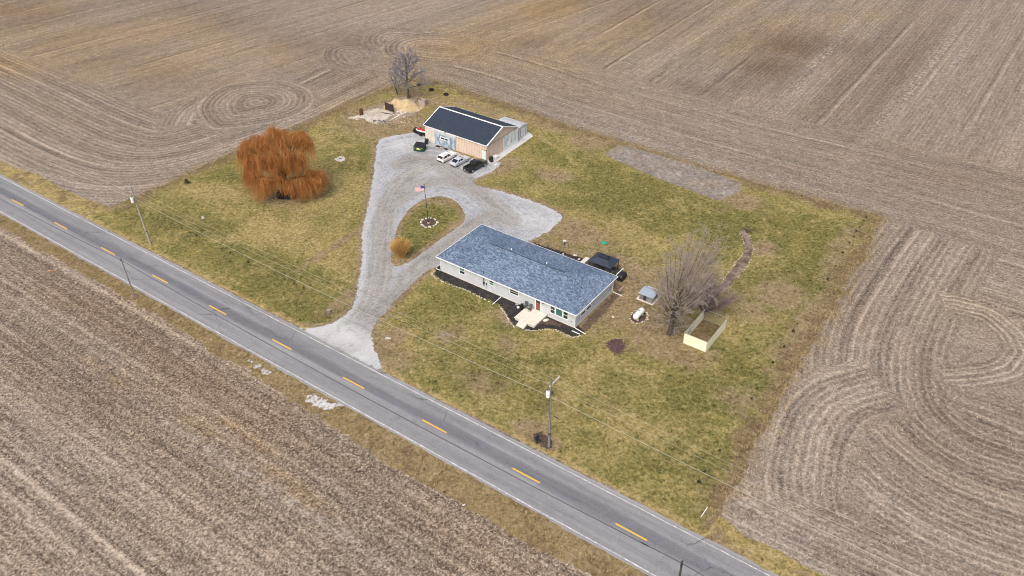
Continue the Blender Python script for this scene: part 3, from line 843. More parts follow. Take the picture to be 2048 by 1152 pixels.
# ================================================================== mesh builder
class MB:
    def __init__(self):
        self.v, self.f, self.mi = [], [], []
        self.m = 0

    def add(self, V, F):
        o = len(self.v)
        self.v += [tuple(p) for p in V]
        for f in F:
            self.f.append(tuple(i + o for i in f))
            self.mi.append(self.m)
        return self

    def box(self, x0, y0, z0, x1, y1, z1):
        V = [(x, y, z) for z in (z0, z1) for x, y in ((x0, y0), (x1, y0), (x1, y1), (x0, y1))]
        return self.add(V, [(3, 2, 1, 0), (4, 5, 6, 7), (0, 1, 5, 4), (1, 2, 6, 5), (2, 3, 7, 6), (3, 0, 4, 7)])

    def prism(self, poly, axis, a, b):
        """polygon given in the two other axes, extruded from a to b along axis"""
        n = len(poly)

        def pt(p, w):
            return {'x': (w, p[0], p[1]), 'y': (p[0], w, p[1]), 'z': (p[0], p[1], w)}[axis]
        V = [pt(p, a) for p in poly] + [pt(p, b) for p in poly]
        F = [tuple(range(n))[::-1], tuple(range(n, 2 * n))] + [(i, (i + 1) % n, n + (i + 1) % n, n + i) for i in range(n)]
        return self.add(V, F)

    def quad(self, a, b, c, d):
        return self.add([a, b, c, d], [(0, 1, 2, 3)])

    def plate(self, pts, t):
        """planar polygon thickened downward along -normal by t"""
        P = [Vector(p) for p in pts]
        n = (P[1] - P[0]).cross(P[-1] - P[0]).normalized() * t
        k = len(P)
        V = P + [p - n for p in P]
        return self.add(V, [tuple(range(k)), tuple(range(2 * k - 1, k - 1, -1))] + [((i + 1) % k, i, k + i, k + (i + 1) % k) for i in range(k)])

    def tube(self, pts, rads, sides=6, cap=True):
        P = [Vector(p) for p in pts]
        if not hasattr(rads, '__len__'):
            rads = [rads] * len(P)
        V, F = [], []
        for i, p in enumerate(P):
            d = (P[min(i + 1, len(P) - 1)] - P[max(i - 1, 0)]).normalized()
            u = d.cross(Vector((0, 0, 1)) if abs(d.z) < .95 else Vector((1, 0, 0))).normalized()
            w = d.cross(u)
            for k in range(sides):
                a = 2 * PI * k / sides
                V.append(p + (u * math.cos(a) + w * math.sin(a)) * rads[i])
        for i in range(len(P) - 1):
            for k in range(sides):
                F.append((i * sides + k, i * sides + (k + 1) % sides, (i + 1) * sides + (k + 1) % sides, (i + 1) * sides + k))
        if cap:
            F += [tuple(range(sides))[::-1], tuple((len(P) - 1) * sides + k for k in range(sides))]
        return self.add(V, F)

    def lathe(self, prof, c=(0, 0, 0), n=16, axis='z'):
        V, F = [], []
        for r, h in prof:
            for k in range(n):
                a = 2 * PI * k / n
                x, y = r * math.cos(a), r * math.sin(a)
                p = {'z': (x, y, h), 'y': (x, h, y), 'x': (h, x, y)}[axis]
                V.append((p[0] + c[0], p[1] + c[1], p[2] + c[2]))
        for i in range(len(prof) - 1):
            for k in range(n):
                F.append((i * n + k, i * n + (k + 1) % n, (i + 1) * n + (k + 1) % n, (i + 1) * n + k))
        F += [tuple(range(n))[::-1], tuple((len(prof) - 1) * n + k for k in range(n))]
        return self.add(V, F)

    def loft(self, rings):
        n = len(rings[0])
        V = [p for r in rings for p in r]
        F = [(i * n + k, i * n + (k + 1) % n, (i + 1) * n + (k + 1) % n, (i + 1) * n + k) for i in range(len(rings) - 1) for k in range(n)]
        F += [tuple(range(n))[::-1], tuple((len(rings) - 1) * n + k for k in range(n))]
        return self.add(V, F)

    def build(self, name, mat, parent=None, smooth=False, bevel=0.0, loc=None, rz=None, label=None):
        me = bpy.data.meshes.new(name)
        me.from_pydata(self.v, [], self.f)
        bm = bmesh.new()
        bm.from_mesh(me)
        bmesh.ops.recalc_face_normals(bm, faces=bm.faces)
        if bevel:
            bmesh.ops.bevel(bm, geom=[e for e in bm.edges if len(e.link_faces) == 2 and e.calc_face_angle(0) > .5], offset=bevel, segments=2, affect='EDGES', profile=.6)
        bm.to_mesh(me)
        bm.free()
        for mm in (mat if isinstance(mat, (list, tuple)) else [mat]):
            me.materials.append(mm)
        if not bevel:
            me.polygons.foreach_set('material_index', self.mi)
        if smooth:
            me.polygons.foreach_set('use_smooth', [True] * len(me.polygons))
            try:
                me.set_sharp_from_angle(angle=R(40))
            except Exception:
                pass
        o = link(name, me, parent)
        if loc is not None:
            o.location = loc
        if rz is not None:
            o.rotation_euler = (0, 0, rz)
        if label:
            o['label'] = label
        return o


# ------------------------------------------------------------------ object materials
def paint(name, col, rough=.5, var=.12, scale=1.5, spec=.4, metal=0.0, dirt=None, bump=0.0):
    m = NT(name, rough, spec)
    P = m.obj()
    n1 = m.noise(P, scale, 6, .65)
    c = m.mix(m.ss(n1, .3, .7), tuple(v * (1 - var) for v in col), tuple(min(1, v * (1 + var)) for v in col))
    if dirt:
        c = m.mix(m.ma('MULTIPLY', m.ss(m.noise(P, scale * .6, 7, .75), .52, .72), dirt[1]), c, dirt[0])
    m.b.inputs['Metallic'].default_value = metal
    if bump:
        m.bump(n1, bump, .6)
    return m.done(c)


def lined(name, col, axis, pitch, depth=.02, dark=.75, rough=.6, var=.1, dirt=None, metal=0.0):
    """siding / ribbed sheet: fine lines across one object axis"""
    m = NT(name, rough, .3)
    P = m.obj()
    sx = m.n('ShaderNodeSeparateXYZ')
    m.l(P, sx.inputs[0])
    w = m.ma('FRACT', m.ma('DIVIDE', sx.outputs['XYZ'.index(axis)], pitch))
    n1 = m.noise(P, .8, 6, .65)
    c = m.mix(m.ss(n1, .3, .7), tuple(v * (1 - var) for v in col), tuple(min(1, v * (1 + var)) for v in col))
    ln = m.ma('SUBTRACT', 1.0, m.ss(m.ma('ABSOLUTE', m.ma('SUBTRACT', w, .5)), .0, .14))
    c = m.mix(m.ma('MULTIPLY', ln, 1 - dark), c, m.mix(1.0, c, (.35, .35, .36), 'MULTIPLY'))
    if dirt:
        c = m.mix(m.ma('MULTIPLY', m.ss(m.noise(P, .9, 7, .75), .52, .75), dirt[1]), c, dirt[0])
    m.bump(m.ma('SUBTRACT', 1.0, ln), depth, .8)
    m.b.inputs['Metallic'].default_value = metal
    return m.done(c)


M['siding'] = lined('grey_siding', (.53, .57, .605), 'Z', .20, .02, .80, .6, .05, ((.42, .42, .40), .25))
M['white'] = paint('white_paint', (.79, .815, .83), .45, .05, 1.2)
M['white_dirty'] = paint('dirty_white', (.66, .66, .64), .6, .12, 1.8, dirt=((.36, .33, .28), .5))
M['black'] = paint('black_metal', (.014, .015, .018), .4, .2, 2)
M['black_plastic'] = paint('black_plastic', (.018, .018, .02), .5, .25, 2)
M['dark_steel'] = paint('dark_steel', (.05, .05, .055), .45, .3, 3, metal=.4)
M['galv'] = paint('galvanised', (.42, .44, .46), .4, .15, 2, metal=.5)
M['rust'] = paint('rusty_steel', (.085, .035, .018), .9, .4, 3)
M['rubber'] = paint('rubber', (.016, .016, .017), .9, .3, 3)
M['rim'] = paint('wheel_rim', (.42, .43, .45), .35, .1, 3, metal=.6)
M['timber'] = paint('brown_timber', (.20, .135, .095), .85, .25, 4, dirt=((.30, .24, .19), .4))
M['pole_wood'] = paint('weathered_pole', (.33, .305, .25), .9, .2, 3, dirt=((.20, .18, .15), .5))
M['pole_grey'] = paint('grey_pole', (.20, .19, .18), .9, .25, 3)
M['concrete_obj'] = paint('porch_concrete', (.60, .57, .50), .85, .07, 1.5, dirt=((.46, .42, .35), .5))
M['stone_white'] = paint('white_stone', (.52, .50, .46), .85, .22, 4)
M['stone_tan'] = paint('tan_stone', (.48, .40, .33), .9, .3, 4)
M['wire_pale'] = paint('aluminium_wire', (.42, .42, .39), .5, .05, 1)
M['wire_black'] = paint('cable_black', (.02, .02, .022), .6, .05, 1)

gm = NT('window_glass', .12, .6)
gm.m.node_tree.nodes['Principled BSDF'].inputs['Base Color'].default_value = (.025, .045, .04, 1)
M['glass'] = gm.m
gm = NT('car_glass', .08, .7)
gm.m.node_tree.nodes['Principled BSDF'].inputs['Base Color'].default_value = (.012, .014, .016, 1)
M['car_glass'] = gm.m
M['curtain'] = paint('green_curtain', (.04, .16, .13), .7, .35, 5)
M['blind'] = paint('green_blind', (.10, .26, .20), .6, .2, 5)


def shingle_mat():
    m = NT('blue_grey_shingles', .9, .15)
    P = m.obj()
    sx = m.n('ShaderNodeSeparateXYZ')
    m.l(P, sx.inputs[0])
    x, y, z = sx.outputs
    nv = m.n('ShaderNodeNewGeometry').outputs['Normal']
    # courses follow height on the slope; tabs follow the eave
    row = m.ma('FLOOR', m.ma('DIVIDE', z, .046))
    tb = m.ma('FLOOR', m.ma('ADD', m.ma('DIVIDE', m.ma('ADD', x, y), .34), m.ma('MULTIPLY', m.white(row), 3.0)))
    rnd = m.white(m.ma('ADD', m.ma('MULTIPLY', row, 17.31), m.ma('MULTIPLY', tb, 3.77)))
    fr = m.ma('FRACT', m.ma('DIVIDE', z, .046))
    n1 = m.noise(m.map(P, scale=(1.0, 1.0, 6.0)), 1.6, 5, .8, .2)
    n2 = m.noise(P, .22, 4, .6)
    v = m.ma('ADD', m.ma('MULTIPLY', rnd, .50), m.ma('ADD', m.ma('MULTIPLY', m.ma('SUBTRACT', n1, .5), 1.2), m.ma('MULTIPLY', m.ma('SUBTRACT', n2, .5), .5)))
    c = m.ramp(v, [(.0, (.075, .106, .158)), (.25, (.128, .18, .258)), (.5, (.20, .265, .36)), (.8, (.35, .425, .52))])
    c = m.mix(m.ma('MULTIPLY', m.ma('SUBTRACT', 1.0, m.ss(fr, .0, .3)), .35), c, (.03, .04, .06))
    m.bump(m.ma('ADD', rnd, m.ma('MULTIPLY', fr, -.8)), .03, .8)
    return m.done(c)


M['shingle'] = shingle_mat()
M['tan_sheet'] = lined('tan_ribbed_sheet', (.62, .505, .41), 'X', .45, .03, .35, .55, .06, ((.62, .54, .46), .3))
M['tan_sheet_end'] = lined('tan_ribbed_sheet_end', (.62, .49, .405), 'Y', .45, .03, .4, .55, .05)
M['pale_sheet'] = lined('pale_ribbed_sheet', (.64, .595, .52), 'X', .45, .03, .4, .55, .08, ((.72, .71, .68), .4))
M['roof_sheet'] = lined('charcoal_roof_sheet', (.030, .041, .062), 'X', .28, .03, .80, .5, .12, ((.045, .058, .082), .5))


def panel_mat(name, a, b, c3):
    m = NT(name, .5, .4)
    P = m.obj()
    sx = m.n('ShaderNodeSeparateXYZ')
    m.l(P, sx.inputs[0])
    h = m.ma('ADD', sx.outputs[0], sx.outputs[1])
    z = sx.outputs[2]
    cell = m.white(m.ma('ADD', m.ma('FLOOR', m.ma('DIVIDE', h, .62)), m.ma('MULTIPLY', m.ma('FLOOR', m.ma('DIVIDE', z, .9)), 7.3)))
    n1 = m.noise(P, 1.4, 6, .75, .4)
    st_ = m.noise(m.vec(m.ma('MULTIPLY', h, 2.4), m.ma('MULTIPLY', z, .35)), 1.0, 5, .7)
    v = m.ma('ADD', m.ma('MULTIPLY', n1, .45), m.ma('ADD', m.ma('MULTIPLY', st_, .4), m.ma('MULTIPLY', cell, .2)))
    c = m.ramp(v, [(.34, a), (.52, b), (.66, c3)])
    return m, c, z, h


m, c, z, h = panel_mat('milky_blue_panel', (.10, .15, .22), (.25, .33, .42), (.52, .58, .62))
c = m.mix(m.ma('MULTIPLY', m.ss(z, 2.3, 3.1), .7), c, (.58, .62, .64))
M['blue_panel'] = m.done(c)
m, c, z, h = panel_mat('milky_white_panel', (.27, .35, .42), (.57, .63, .67), (.76, .79, .80))
c = m.mix(m.ma('MULTIPLY', m.ma('SUBTRACT', 1.0, m.ss(z, .5, 1.1)), .85), c, (.70, .72, .72))
M['white_panel'] = m.done(c)

# ================================================================== HOUSE
EZ, RZ = 3.10, 4.95
house = thing('house', 'long pale grey ranch house with blue shingled hip roof', 'house', (HO[0], HO[1], 0), HYAW)
mb = MB()
x0, x1, y0, y1 = .5, HL - .5, .5, HW - .5
for a in ((x0, y0, x1, y0 + .2), (x0, y1 - .2, x1, y1), (x0, y0 + .2, x0 + .2, y1 - .2), (x1 - .2, y0 + .2, x1, y1 - .2)):
    mb.box(a[0], a[1], 0, a[2], a[3], EZ - .12)
mb.build('wall', M['siding'], house)
mb = MB()
for a in ((x0 - .02, y0 - .025, x1 + .02, y0 - .003), (x0 - .02, y1 + .003, x1 + .02, y1 + .025), (x0 - .025, y0, x0 - .003, y1), (x1 + .003, y0, x1 + .025, y1)):
    mb.box(a[0], a[1], 0, a[2], a[3], .22)
mb.build('foundation', M['old_concrete' if False else 'concrete_obj'], house)
mb = MB()
A, B, Cc, D = (0, 0, EZ), (HL, 0, EZ), (HL, HW, EZ), (0, HW, EZ)
E1, E2 = (7.0, HW / 2, RZ), (HL - 6.2, HW / 2, RZ)
mb.add([A, B, Cc, D, E1, E2], [(0, 1, 5, 4), (1, 2, 5), (2, 3, 4, 5), (3, 0, 4)])
mb.add([(p[0], p[1], p[2] - .12) for p in (A, B, Cc, D)], [(3, 2, 1, 0)])
roof = mb.build('roof', M['shingle'], house)
mb = MB()
mb.box(-.07, -.08, EZ - .17, HL + .07, .005, EZ - .005)
mb.box(-.07, HW - .005, EZ - .17, HL + .07, HW + .08, EZ - .005)
mb.box(-.08, .006, EZ - .17, .004, HW - .006, EZ - .006)
mb.box(HL - .004, .006, EZ - .17, HL + .08, HW - .006, EZ - .006)
mb.build('gutter', M['white'], roof)
mb = MB()
mb.prism([(HW / 2 - .11, RZ + .005), (HW / 2 - .11, RZ + .03), (HW / 2, RZ + .07), (HW / 2 + .11, RZ + .03), (HW / 2 + .11, RZ + .005)], 'x', E1[0] + .1, E2[0] - .1)
mb.build('ridge_vent', paint('ridge_vent_dark', (.05, .065, .09), .8, .1, 2), roof)
for vx in (10.81, 18.0):
    mb = MB()
    zz = EZ + (RZ - EZ) * (HW - 7.0) / (HW / 2)
    mb.lathe([(.08, zz - .1), (.08, zz + .28), (.11, zz + .30), (.11, zz + .34)], (vx, 7.0, 0), 10)
    mb.build('roof_vent', M['white'], roof)


def window(par, xa, xb, za, zb, mull='h', wall='front', curtain=None):
    """white framed window on the front (y) or end (x) wall"""
    f = .11

    def bx(q, a, z0, b, z1, d0, d1):
        if wall == 'front':
            q.box(a, y0 - d1, z0, b, y0 - d0, z1)
        else:
            q.box(x1 + d0, a, z0, x1 + d1, b, z1)
    fr = MB()
    bx(fr, xa, za, xb, za + f, 0, .07)
    bx(fr, xa, zb - f, xb, zb, 0, .07)
    bx(fr, xa, za + f, xa + f, zb - f, 0, .07)
    bx(fr, xb - f, za + f, xb, zb - f, 0, .07)
    if mull == 'h':
        zm = (za + zb) / 2
        bx(fr, xa + f, zm - .03, xb - f, zm + .03, .02, .055)
    w = fr.build('window', M['white'], par)
    g = MB()
    bx(g, xa + f, za + f, xb - f, zb - f, .004, .018)
    g.build('pane', curtain or M['glass'], w)
    return w


w = window(house, 4.6, 5.87, 1.25, 2.62)
b_ = MB(); b_.box(4.72, y0 - .03, 1.98, 5.75, y0 - .0185, 2.5); b_.build('blind', M['blind'], w)
w = window(house, 10.89, 12.01, 1.5, 2.62)
b_ = MB(); b_.box(11.01, y0 - .03, 1.62, 11.9, y0 - .0185, 2.03); b_.build('blind', M['blind'], w)
window(house, 15.13, 16.95, 1.55, 2.62)
window(house, 23.04, 24.06, 1.05, 2.62)
window(house, 24.08, 25.46, 1.05, 2.62, None, 'front', M['curtain'])
window(house, 25.48, 26.5, 1.05, 2.62)
window(house, 2.07, 3.6, 1.25, 1.92, None, 'end')
window(house, 3.84, 5.35, 1.25, 1.92, None, 'end')
# front door
mb = MB()
mb.box(20.18, y0 - .08, .40, 20.34, y0, 2.62)
mb.box(21.22, y0 - .08, .40, 21.38, y0, 2.62)
mb.box(20.34, y0 - .08, 2.48, 21.22, y0, 2.62)
dr = mb.build('door', M['white'], house)
mb = MB()
mb.box(20.34, y0 - .04, .42, 21.22, y0 - .002, 2.48)
dl = mb.build('door_leaf', paint('red_brown_door', (.20, .052, .03), .5, .12, 2), dr)
rl = paint('pale_door_rail', (.50, .30, .24), .5, .1, 2)
for k in range(3):
    mb = MB(); mb.box(20.36, y0 - .052, .95 + k * .42, 21.2, y0 - .041, .985 + k * .42); mb.build('door_rail', rl, dl)
mb = MB()
mb.box(20.4, y0 - .05, 2.0, 21.16, y0 - .041, 2.40)
mb.build('door_pane', M['glass'], dl)
mb = MB()
mb.lathe([(.03, 2.28), (.09, 2.32), (.10, 2.48), (.03, 2.56)], (21.75, y0 - .13, 0), 8)
mb.box(21.70, y0 - .12, 2.36, 21.8, y0, 2.44)
mb.build('wall_lamp', M['black'], house)


def downspout(px_, py_, d, ext, wall_side=True):
    g = MB()
    g.tube([(px_, py_, EZ - .15), (px_, py_, .25), (px_ + d[0] * .2, py_ + d[1] * .2, .12), (px_ + d[0] * ext, py_ + d[1] * ext, .07)], .06, 6)
    return g.build('downspout', M['white'], house)


downspout(13.45, y0 - .07, (0.02, -1), 2.5)
downspout(x1 + .04, y0 - .05, (1, -.12), 2.2)
downspout(x1 + .07, y1 - .06, (1, -.02), 1.75)
downspout(x0 - .02, y0 - .07, (-1, .05), 1.1)
g = MB()
g.box(27.75, -.42, .05, 29.2, -.30, .12)
g.build('splash_board', M['white'], house)
# service mast with conduit and meter
g = MB()
g.tube([(9.85, y0 - .10, .8), (9.85, y0 - .10, 3.9)], .045, 6)
g.box(9.72, y0 - .18, 1.2, 9.98, y0 - .01, 1.62)
g.box(10.3, y0 - .09, 1.25, 10.5, y0 - .01, 1.6)
g.tube([(10.4, y0 - .05, 1.25), (10.4, y0 - .05, .25)], .02, 5)
g.build('service_mast', M['dark_steel'], house)
g = MB(); g.tube([(11.2, y0 - .03, 1.45), (12.0, y0 - .03, .3)], .014, 4); g.build('cable', M['dark_steel'], house)
g = MB(); g.box(27.0, y0 - .05, 1.0, 27.12, y0 - .005, 1.15); g.build('outlet_box', M['dark_steel'], house)
for a in ((5.9, 1.2, 6.05, 1.6), (11.1, .9, 11.4, 1.5)):
    g = MB(); g.box(x1 + .003, a[0], a[1], x1 + .08, a[2], a[3]); g.build('meter_box', M['galv'], house)

# porch with three steps
porch = thing('porch', 'cream concrete porch slab with steps before the red house door', 'porch', Hp(18.74, -3.3), HYAW)
g = MB()
g.box(0, 0, .42, 3.9, 3.72, .58)
g.box(.12, .12, 0, 3.78, 3.72, .419)
g.build('slab', M['concrete_obj'], porch, bevel=.015)
for k in range(3):
    g = MB()
    g.box(1.05, -.36 * (k + 1), 0, 2.55, -.36 * k - .003, .43 - .14 * k)
    g.build('step', M['concrete_obj'], porch, bevel=.012)


def chair(loc, rz, label):
    c = thing('patio_chair', label, 'chair', loc, rz, 'swivel chairs on the porch')
    g = MB()
    g.plate([(-.28, -.26, .43), (.28, -.26, .43), (.28, .26, .40), (-.28, .26, .40)], .04)
    g.build('seat', M['sling'], c)
    g = MB()
    g.plate([(-.28, .27, .42), (.28, .27, .42), (.27, .50, 1.02), (-.27, .50, 1.02)], .04)
    g.build('backrest', M['sling'], c)
    for s in (-1, 1):
        g = MB()
        g.tube([(s * .31, .38, .72), (s * .32, .0, .66), (s * .31, -.26, .64), (s * .30, -.28, .44)], .02, 5)
        g.build('arm', M['black'], c)
    g = MB()
    g.tube([(.29 * math.cos(a), .29 * math.sin(a), .03) for a in np.linspace(0, 2 * PI, 15)], .022, 5)
    g.tube([(-.29, 0, .03), (0, 0, .10), (.29, 0, .03)], .02, 5)
    g.tube([(0, -.29, .03), (0, 0, .10), (0, .29, .03)], .02, 5)
    g.tube([(0, 0, .08), (0, 0, .41)], .03, 6)
    g.build('swivel_base', M['black'], c)
    return c


M['sling'] = paint('dark_grey_sling', (.075, .08, .085), .8, .2, 6)
chair(Hp(18.85, -.28, .582), HYAW + .25, 'dark sling swivel chair beside the black planters, farther from the door')
chair(Hp(19.75, -.45, .582), HYAW + .1, 'dark sling swivel chair nearer the red front door')


def planter(loc, r, h, label, fol=True, mat=None):
    p = thing('planter', label, 'planter', loc, random.random() * 3)
    g = MB()
    g.lathe([(r * .72, 0), (r, h * .9), (r * 1.08, h), (r * .9, h), (r * .85, h * .82)], n=14)
    g.build('pot', mat or M['black_plastic'], p, smooth=True)
    if fol:
        g = MB()
        for k in range(60):
            a, e, l = random.uniform(0, 2 * PI), random.uniform(.5, 1.4), random.uniform(.2, .5)
            b = Vector((random.uniform(-.5, .5) * r, random.uniform(-.5, .5) * r, h * .8))
            d = Vector((math.cos(a) * math.cos(e), math.sin(a) * math.cos(e), math.sin(e))) * l
            sdv = Vector((-math.sin(a), math.cos(a), 0)) * .03
            g.quad(b - sdv, b + sdv, b + d + sdv * .3, b + d - sdv * .3)
        g.build('foliage', M['evergreen'], p)
    return p


def leafy(name, cols, rough=.9, sc=1.2, w=(.6, .5)):
    m = NT(name, rough, .1)
    r_ = m.n('ShaderNodeNewGeometry').outputs['Random Per Island']
    n1 = m.noise(m.obj(), sc, 4, .6)
    v = m.ma('ADD', m.ma('MULTIPLY', r_, w[0]), m.ma('MULTIPLY', n1, w[1]))
    if w[1] > .9:
        v = m.ma('SUBTRACT', v, .13)
    st_ = [(.15 + .75 * i / (len(cols) - 1), c) for i, c in enumerate(cols)]
    return m.done(m.ramp(v, st_))


M['evergreen'] = leafy('dark_evergreen', [(.010, .016, .007), (.026, .034, .014), (.055, .058, .026)])
planter(Hp(17.9, .0, .045), .28, .5, 'black planter pot with dark plant left of the porch chairs')
planter(Hp(18.28, -.45, .045), .24, .45, 'smaller black pot squeezed between the tall planter and the porch')
planter(Hp(17.55, -.55, .045), .22, .3, 'low white tub on the mulch by the black planters', False, M['white_dirty'])
planter(Hp(16.95, -.05, .045), .26, .32, 'grey empty tub farthest from the porch', False, M['galv'])


# ================================================================== back yard of the house
deck = thing('deck', 'dark boarded deck behind the house under the gazebo', 'deck', Hp(19.8, 12.25), HYAW)
g = MB()
for k in range(27):
    g.box(k * .25, 0, .40, k * .25 + .235, 5.9, .44)
g.box(.02, .02, 0, 6.7, 5.88, .397)
g.build('boards', paint('dark_deck', (.055, .048, .043), .85, .3, 3), deck)
g = MB()
g.box(6.62, 3.3, 1.0, 6.78, 5.75, 1.08)
g.build('rail_cap', M['white_dirty'], deck)
for yy in (3.4, 4.55, 5.65):
    g = MB()
    g.box(6.65, yy - .05, .44, 6.75, yy + .05, 1.0)
    g.build('rail_post', M['white_dirty'], deck)

gz = thing('gazebo', 'black metal gazebo with hipped roof and vent cupola', 'gazebo', Hp(23.5, 16.45, .445), HYAW)
g = MB()
hx, hy, z0g, z1g = 2.2, 1.68, 1.92, 2.52
g.add([(-hx, -hy, z0g), (hx, -hy, z0g), (hx, hy, z0g), (-hx, hy, z0g), (-.85, -.45, z1g), (.85, -.45, z1g), (.85, .45, z1g), (-.85, .45, z1g)],
      [(0, 1, 5, 4), (1, 2, 6, 5), (2, 3, 7, 6), (3, 0, 4, 7), (4, 5, 6, 7), (3, 2, 1, 0)])
rf = g.build('roof', lined('gazebo_sheet', (.032, .044, .064), 'X', .4, .02, .8, .45, .1), gz)
g = MB()
g.add([(-1.0, -.56, 2.74), (1.0, -.56, 2.74), (1.0, .56, 2.74), (-1.0, .56, 2.74), (-.55, -.12, 2.94), (.55, -.12, 2.94), (.55, .12, 2.94), (-.55, .12, 2.94)],
      [(0, 1, 5, 4), (1, 2, 6, 5), (2, 3, 7, 6), (3, 0, 4, 7), (4, 5, 6, 7), (3, 2, 1, 0)])
g.box(-.8, -.4, 2.53, .8, .4, 2.735)
g.build('cupola', paint('cupola_black', (.014, .018, .026), .4, .1, 2), rf)
for sx_ in (-1, 1):
    for sy_ in (-1, 1):
        g = MB()
        g.box(sx_ * 1.95 - .06, sy_ * 1.45 - .06, 0, sx_ * 1.95 + .06, sy_ * 1.45 + .06, 1.915)
        g.build('post', M['black'], gz)
sofa = thing('patio_sofa', 'dark outdoor sofa under the gazebo roof', 'sofa', Hp(25.0, 15.6, .445), HYAW)
g = MB(); g.box(-.9, -.4, .0, .9, .4, .42); g.build('base', M['black_plastic'], sofa, bevel=.03)
g = MB(); g.box(-.9, .26, .425, .9, .42, .85); g.build('backrest', M['sling'], sofa, bevel=.03)
g = MB(); g.box(-.8, -.38, .425, .8, .25, .55); g.build('cushion', M['sling'], sofa, bevel=.03)

grill = thing('covered_grill', 'grill under a black cover at the deck corner', 'grill', Hp(27.15, 16.4), HYAW)
g = MB()
g.loft([[(-.55, -.95, 0), (.55, -.95, 0), (.55, .95, 0), (-.55, .95, 0)], [(-.50, -.9, .75), (.50, -.9, .75), (.50, .9, .75), (-.50, .9, .75)],
        [(-.42, -.62, 1.12), (.40, -.62, 1.14), (.40, .6, 1.14), (-.42, .6, 1.12)]])
g.build('cover', M['black_plastic'], grill, bevel=.08, smooth=True)
g = MB()
g.box(-.62, -.5, .42, -.51, .5, .50)
g.build('side_shelf', M['dark_steel'], grill)

bst = thing('back_steps', 'brown wooden landing with one lower tread at the house corner', 'steps', Hp(26.95, 13.2), HYAW)
g = MB()
for k in range(6):
    g.box(0, k * .165, .45, 1.42, k * .165 + .15, .49)
g.box(.03, .02, 0, 1.4, .95, .447)
g.build('landing', M['timber'], bst)
g = MB()
g.box(1.44, -.25, .0, 1.84, 1.2, .25)
g.build('tread', paint('pale_timber', (.32, .235, .17), .85, .2, 4), bst, bevel=.012)
slab = thing('paving_slab', 'pale concrete slab behind the house by the gazebo', 'slab', Hp(19.3, 17.3), HYAW)
g = MB(); g.box(-.55, -1.1, 0, .55, 1.1, .14); g.build('block', M['concrete_obj'], slab, bevel=.015)

# pump shed on its slab
ps = thing('pump_shed', 'low grey shed with metal roof on a concrete slab', 'shed', Hp(31.9, 12.7), HYAW)
g = MB(); g.box(0, 0, 0, 3.1, 4.3, .13); g.build('slab', M['concrete_obj'], ps, bevel=.015)
g = MB()
g.prism([(.22, .131), (2.25, .131), (2.25, 1.40), (1.7, 1.50), (.22, 1.32)], 'x', .48, 2.85)
g.build('wall', lined('grey_shed_sheet', (.20, .215, .23), 'X', .3, .02, .7, .5, .25, ((.10, .10, .11), .5)), ps)
g = MB()
g.plate([(.30, .02, 1.36), (3.02, .02, 1.36), (3.02, 1.72, 1.60), (.30, 1.72, 1.60)], .05)
g.plate([(.30, 1.725, 1.60), (3.02, 1.725, 1.60), (3.02, 2.42, 1.46), (.30, 2.42, 1.46)], .05)
g.build('roof', paint('pale_metal_roof', (.36, .42, .48), .4, .08, 1.5, metal=.2), ps)
g = MB(); g.box(1.2, .205, .25, 1.75, .218, 1.1); g.build('hatch', M['dark_steel'], ps)

# propane tank
tk_ = thing('propane_tank', 'white propane tank on legs inside a stone ring', 'tank', Hp(34.6, 8.65, .03), HYAW)
g = MB()
prof = [(.02, -1.42), (.22, -1.38), (.38, -1.26), (.47, -1.08), (.49, -.9), (.49, .9), (.47, 1.08), (.38, 1.26), (.22, 1.38), (.02, 1.42)]
g.lathe(prof, (0, 0, .78), 20, 'y')
g.build('tank_body', paint('tank_white', (.74, .76, .76), .35, .05, 1.5), tk_, smooth=True)
g = MB(); g.lathe([(.17, 1.22), (.17, 1.36), (.12, 1.42), (.02, 1.44)], (0, .1, 0), 12); g.build('valve_dome', M['galv'], tk_, smooth=True)
for yy in (-.8, .8):
    g = MB(); g.box(-.42, yy - .07, 0, .42, yy + .07, .40); g.build('leg', M['concrete_obj'], tk_, bevel=.01)

# dog pen
pen = thing('dog_pen', 'open topped cream panel pen with one wire mesh side', 'pen', Hp(43.2, 7.0), HYAW)
PW, PD, PH = 3.85, 7.15, 2.0
cream = paint('cream_panel', (.80, .77, .585), .55, .05, .6, dirt=((.62, .58, .44), .35))
for nm_, a in (('front_panel', (0, 0, PW, .04)), ('side_panel', (PW - .04, .041, PW, PD)), ('side_panel', (0, .041, .04, PD))):
    g = MB(); g.box(a[0], a[1], .02, a[2], a[3], PH); g.build(nm_, cream, pen)
g = MB()
tr = .025
cs = [(-.0, -.03), (PW, -.03), (PW, PD + .03), (0, PD + .03)]
for i in range(4):
    a, b = cs[i], cs[(i + 1) % 4]
    g.tube([(a[0], a[1], PH + .02), (b[0], b[1], PH + .02)], tr, 6)
g.tube([(0, PD + .03, .06), (PW, PD + .03, .06)], tr, 6)
for q in cs + [(0, PD * .5), (0.0, PD * .25), (PW / 2, PD + .03)]:
    g.tube([(q[0] + (.06 if q[0] == 0 else -.06 if q[0] == PW else 0), q[1], 0), (q[0] + (.06 if q[0] == 0 else -.06 if q[0] == PW else 0), q[1], PH)], tr, 6)
g.build('pipe_frame', M['galv'], pen)
g = MB()
for k in range(26):
    xk = k * PW / 13 - PW / 2
    for sgn in (-1, 1):
        xa_, xb_ = xk, xk + sgn * PW / 2
        za_, zb_ = .05, PH
        pts = []
        for u in np.linspace(0, 1, 9):
            xx = xa_ + (xb_ - xa_) * u + PW / 4
            if 0 <= xx <= PW:
                pts.append((xx, PD + .03, za_ + (zb_ - za_) * u))
        if len(pts) > 1:
            g.tube([pts[0], pts[-1]], .006, 3, False)
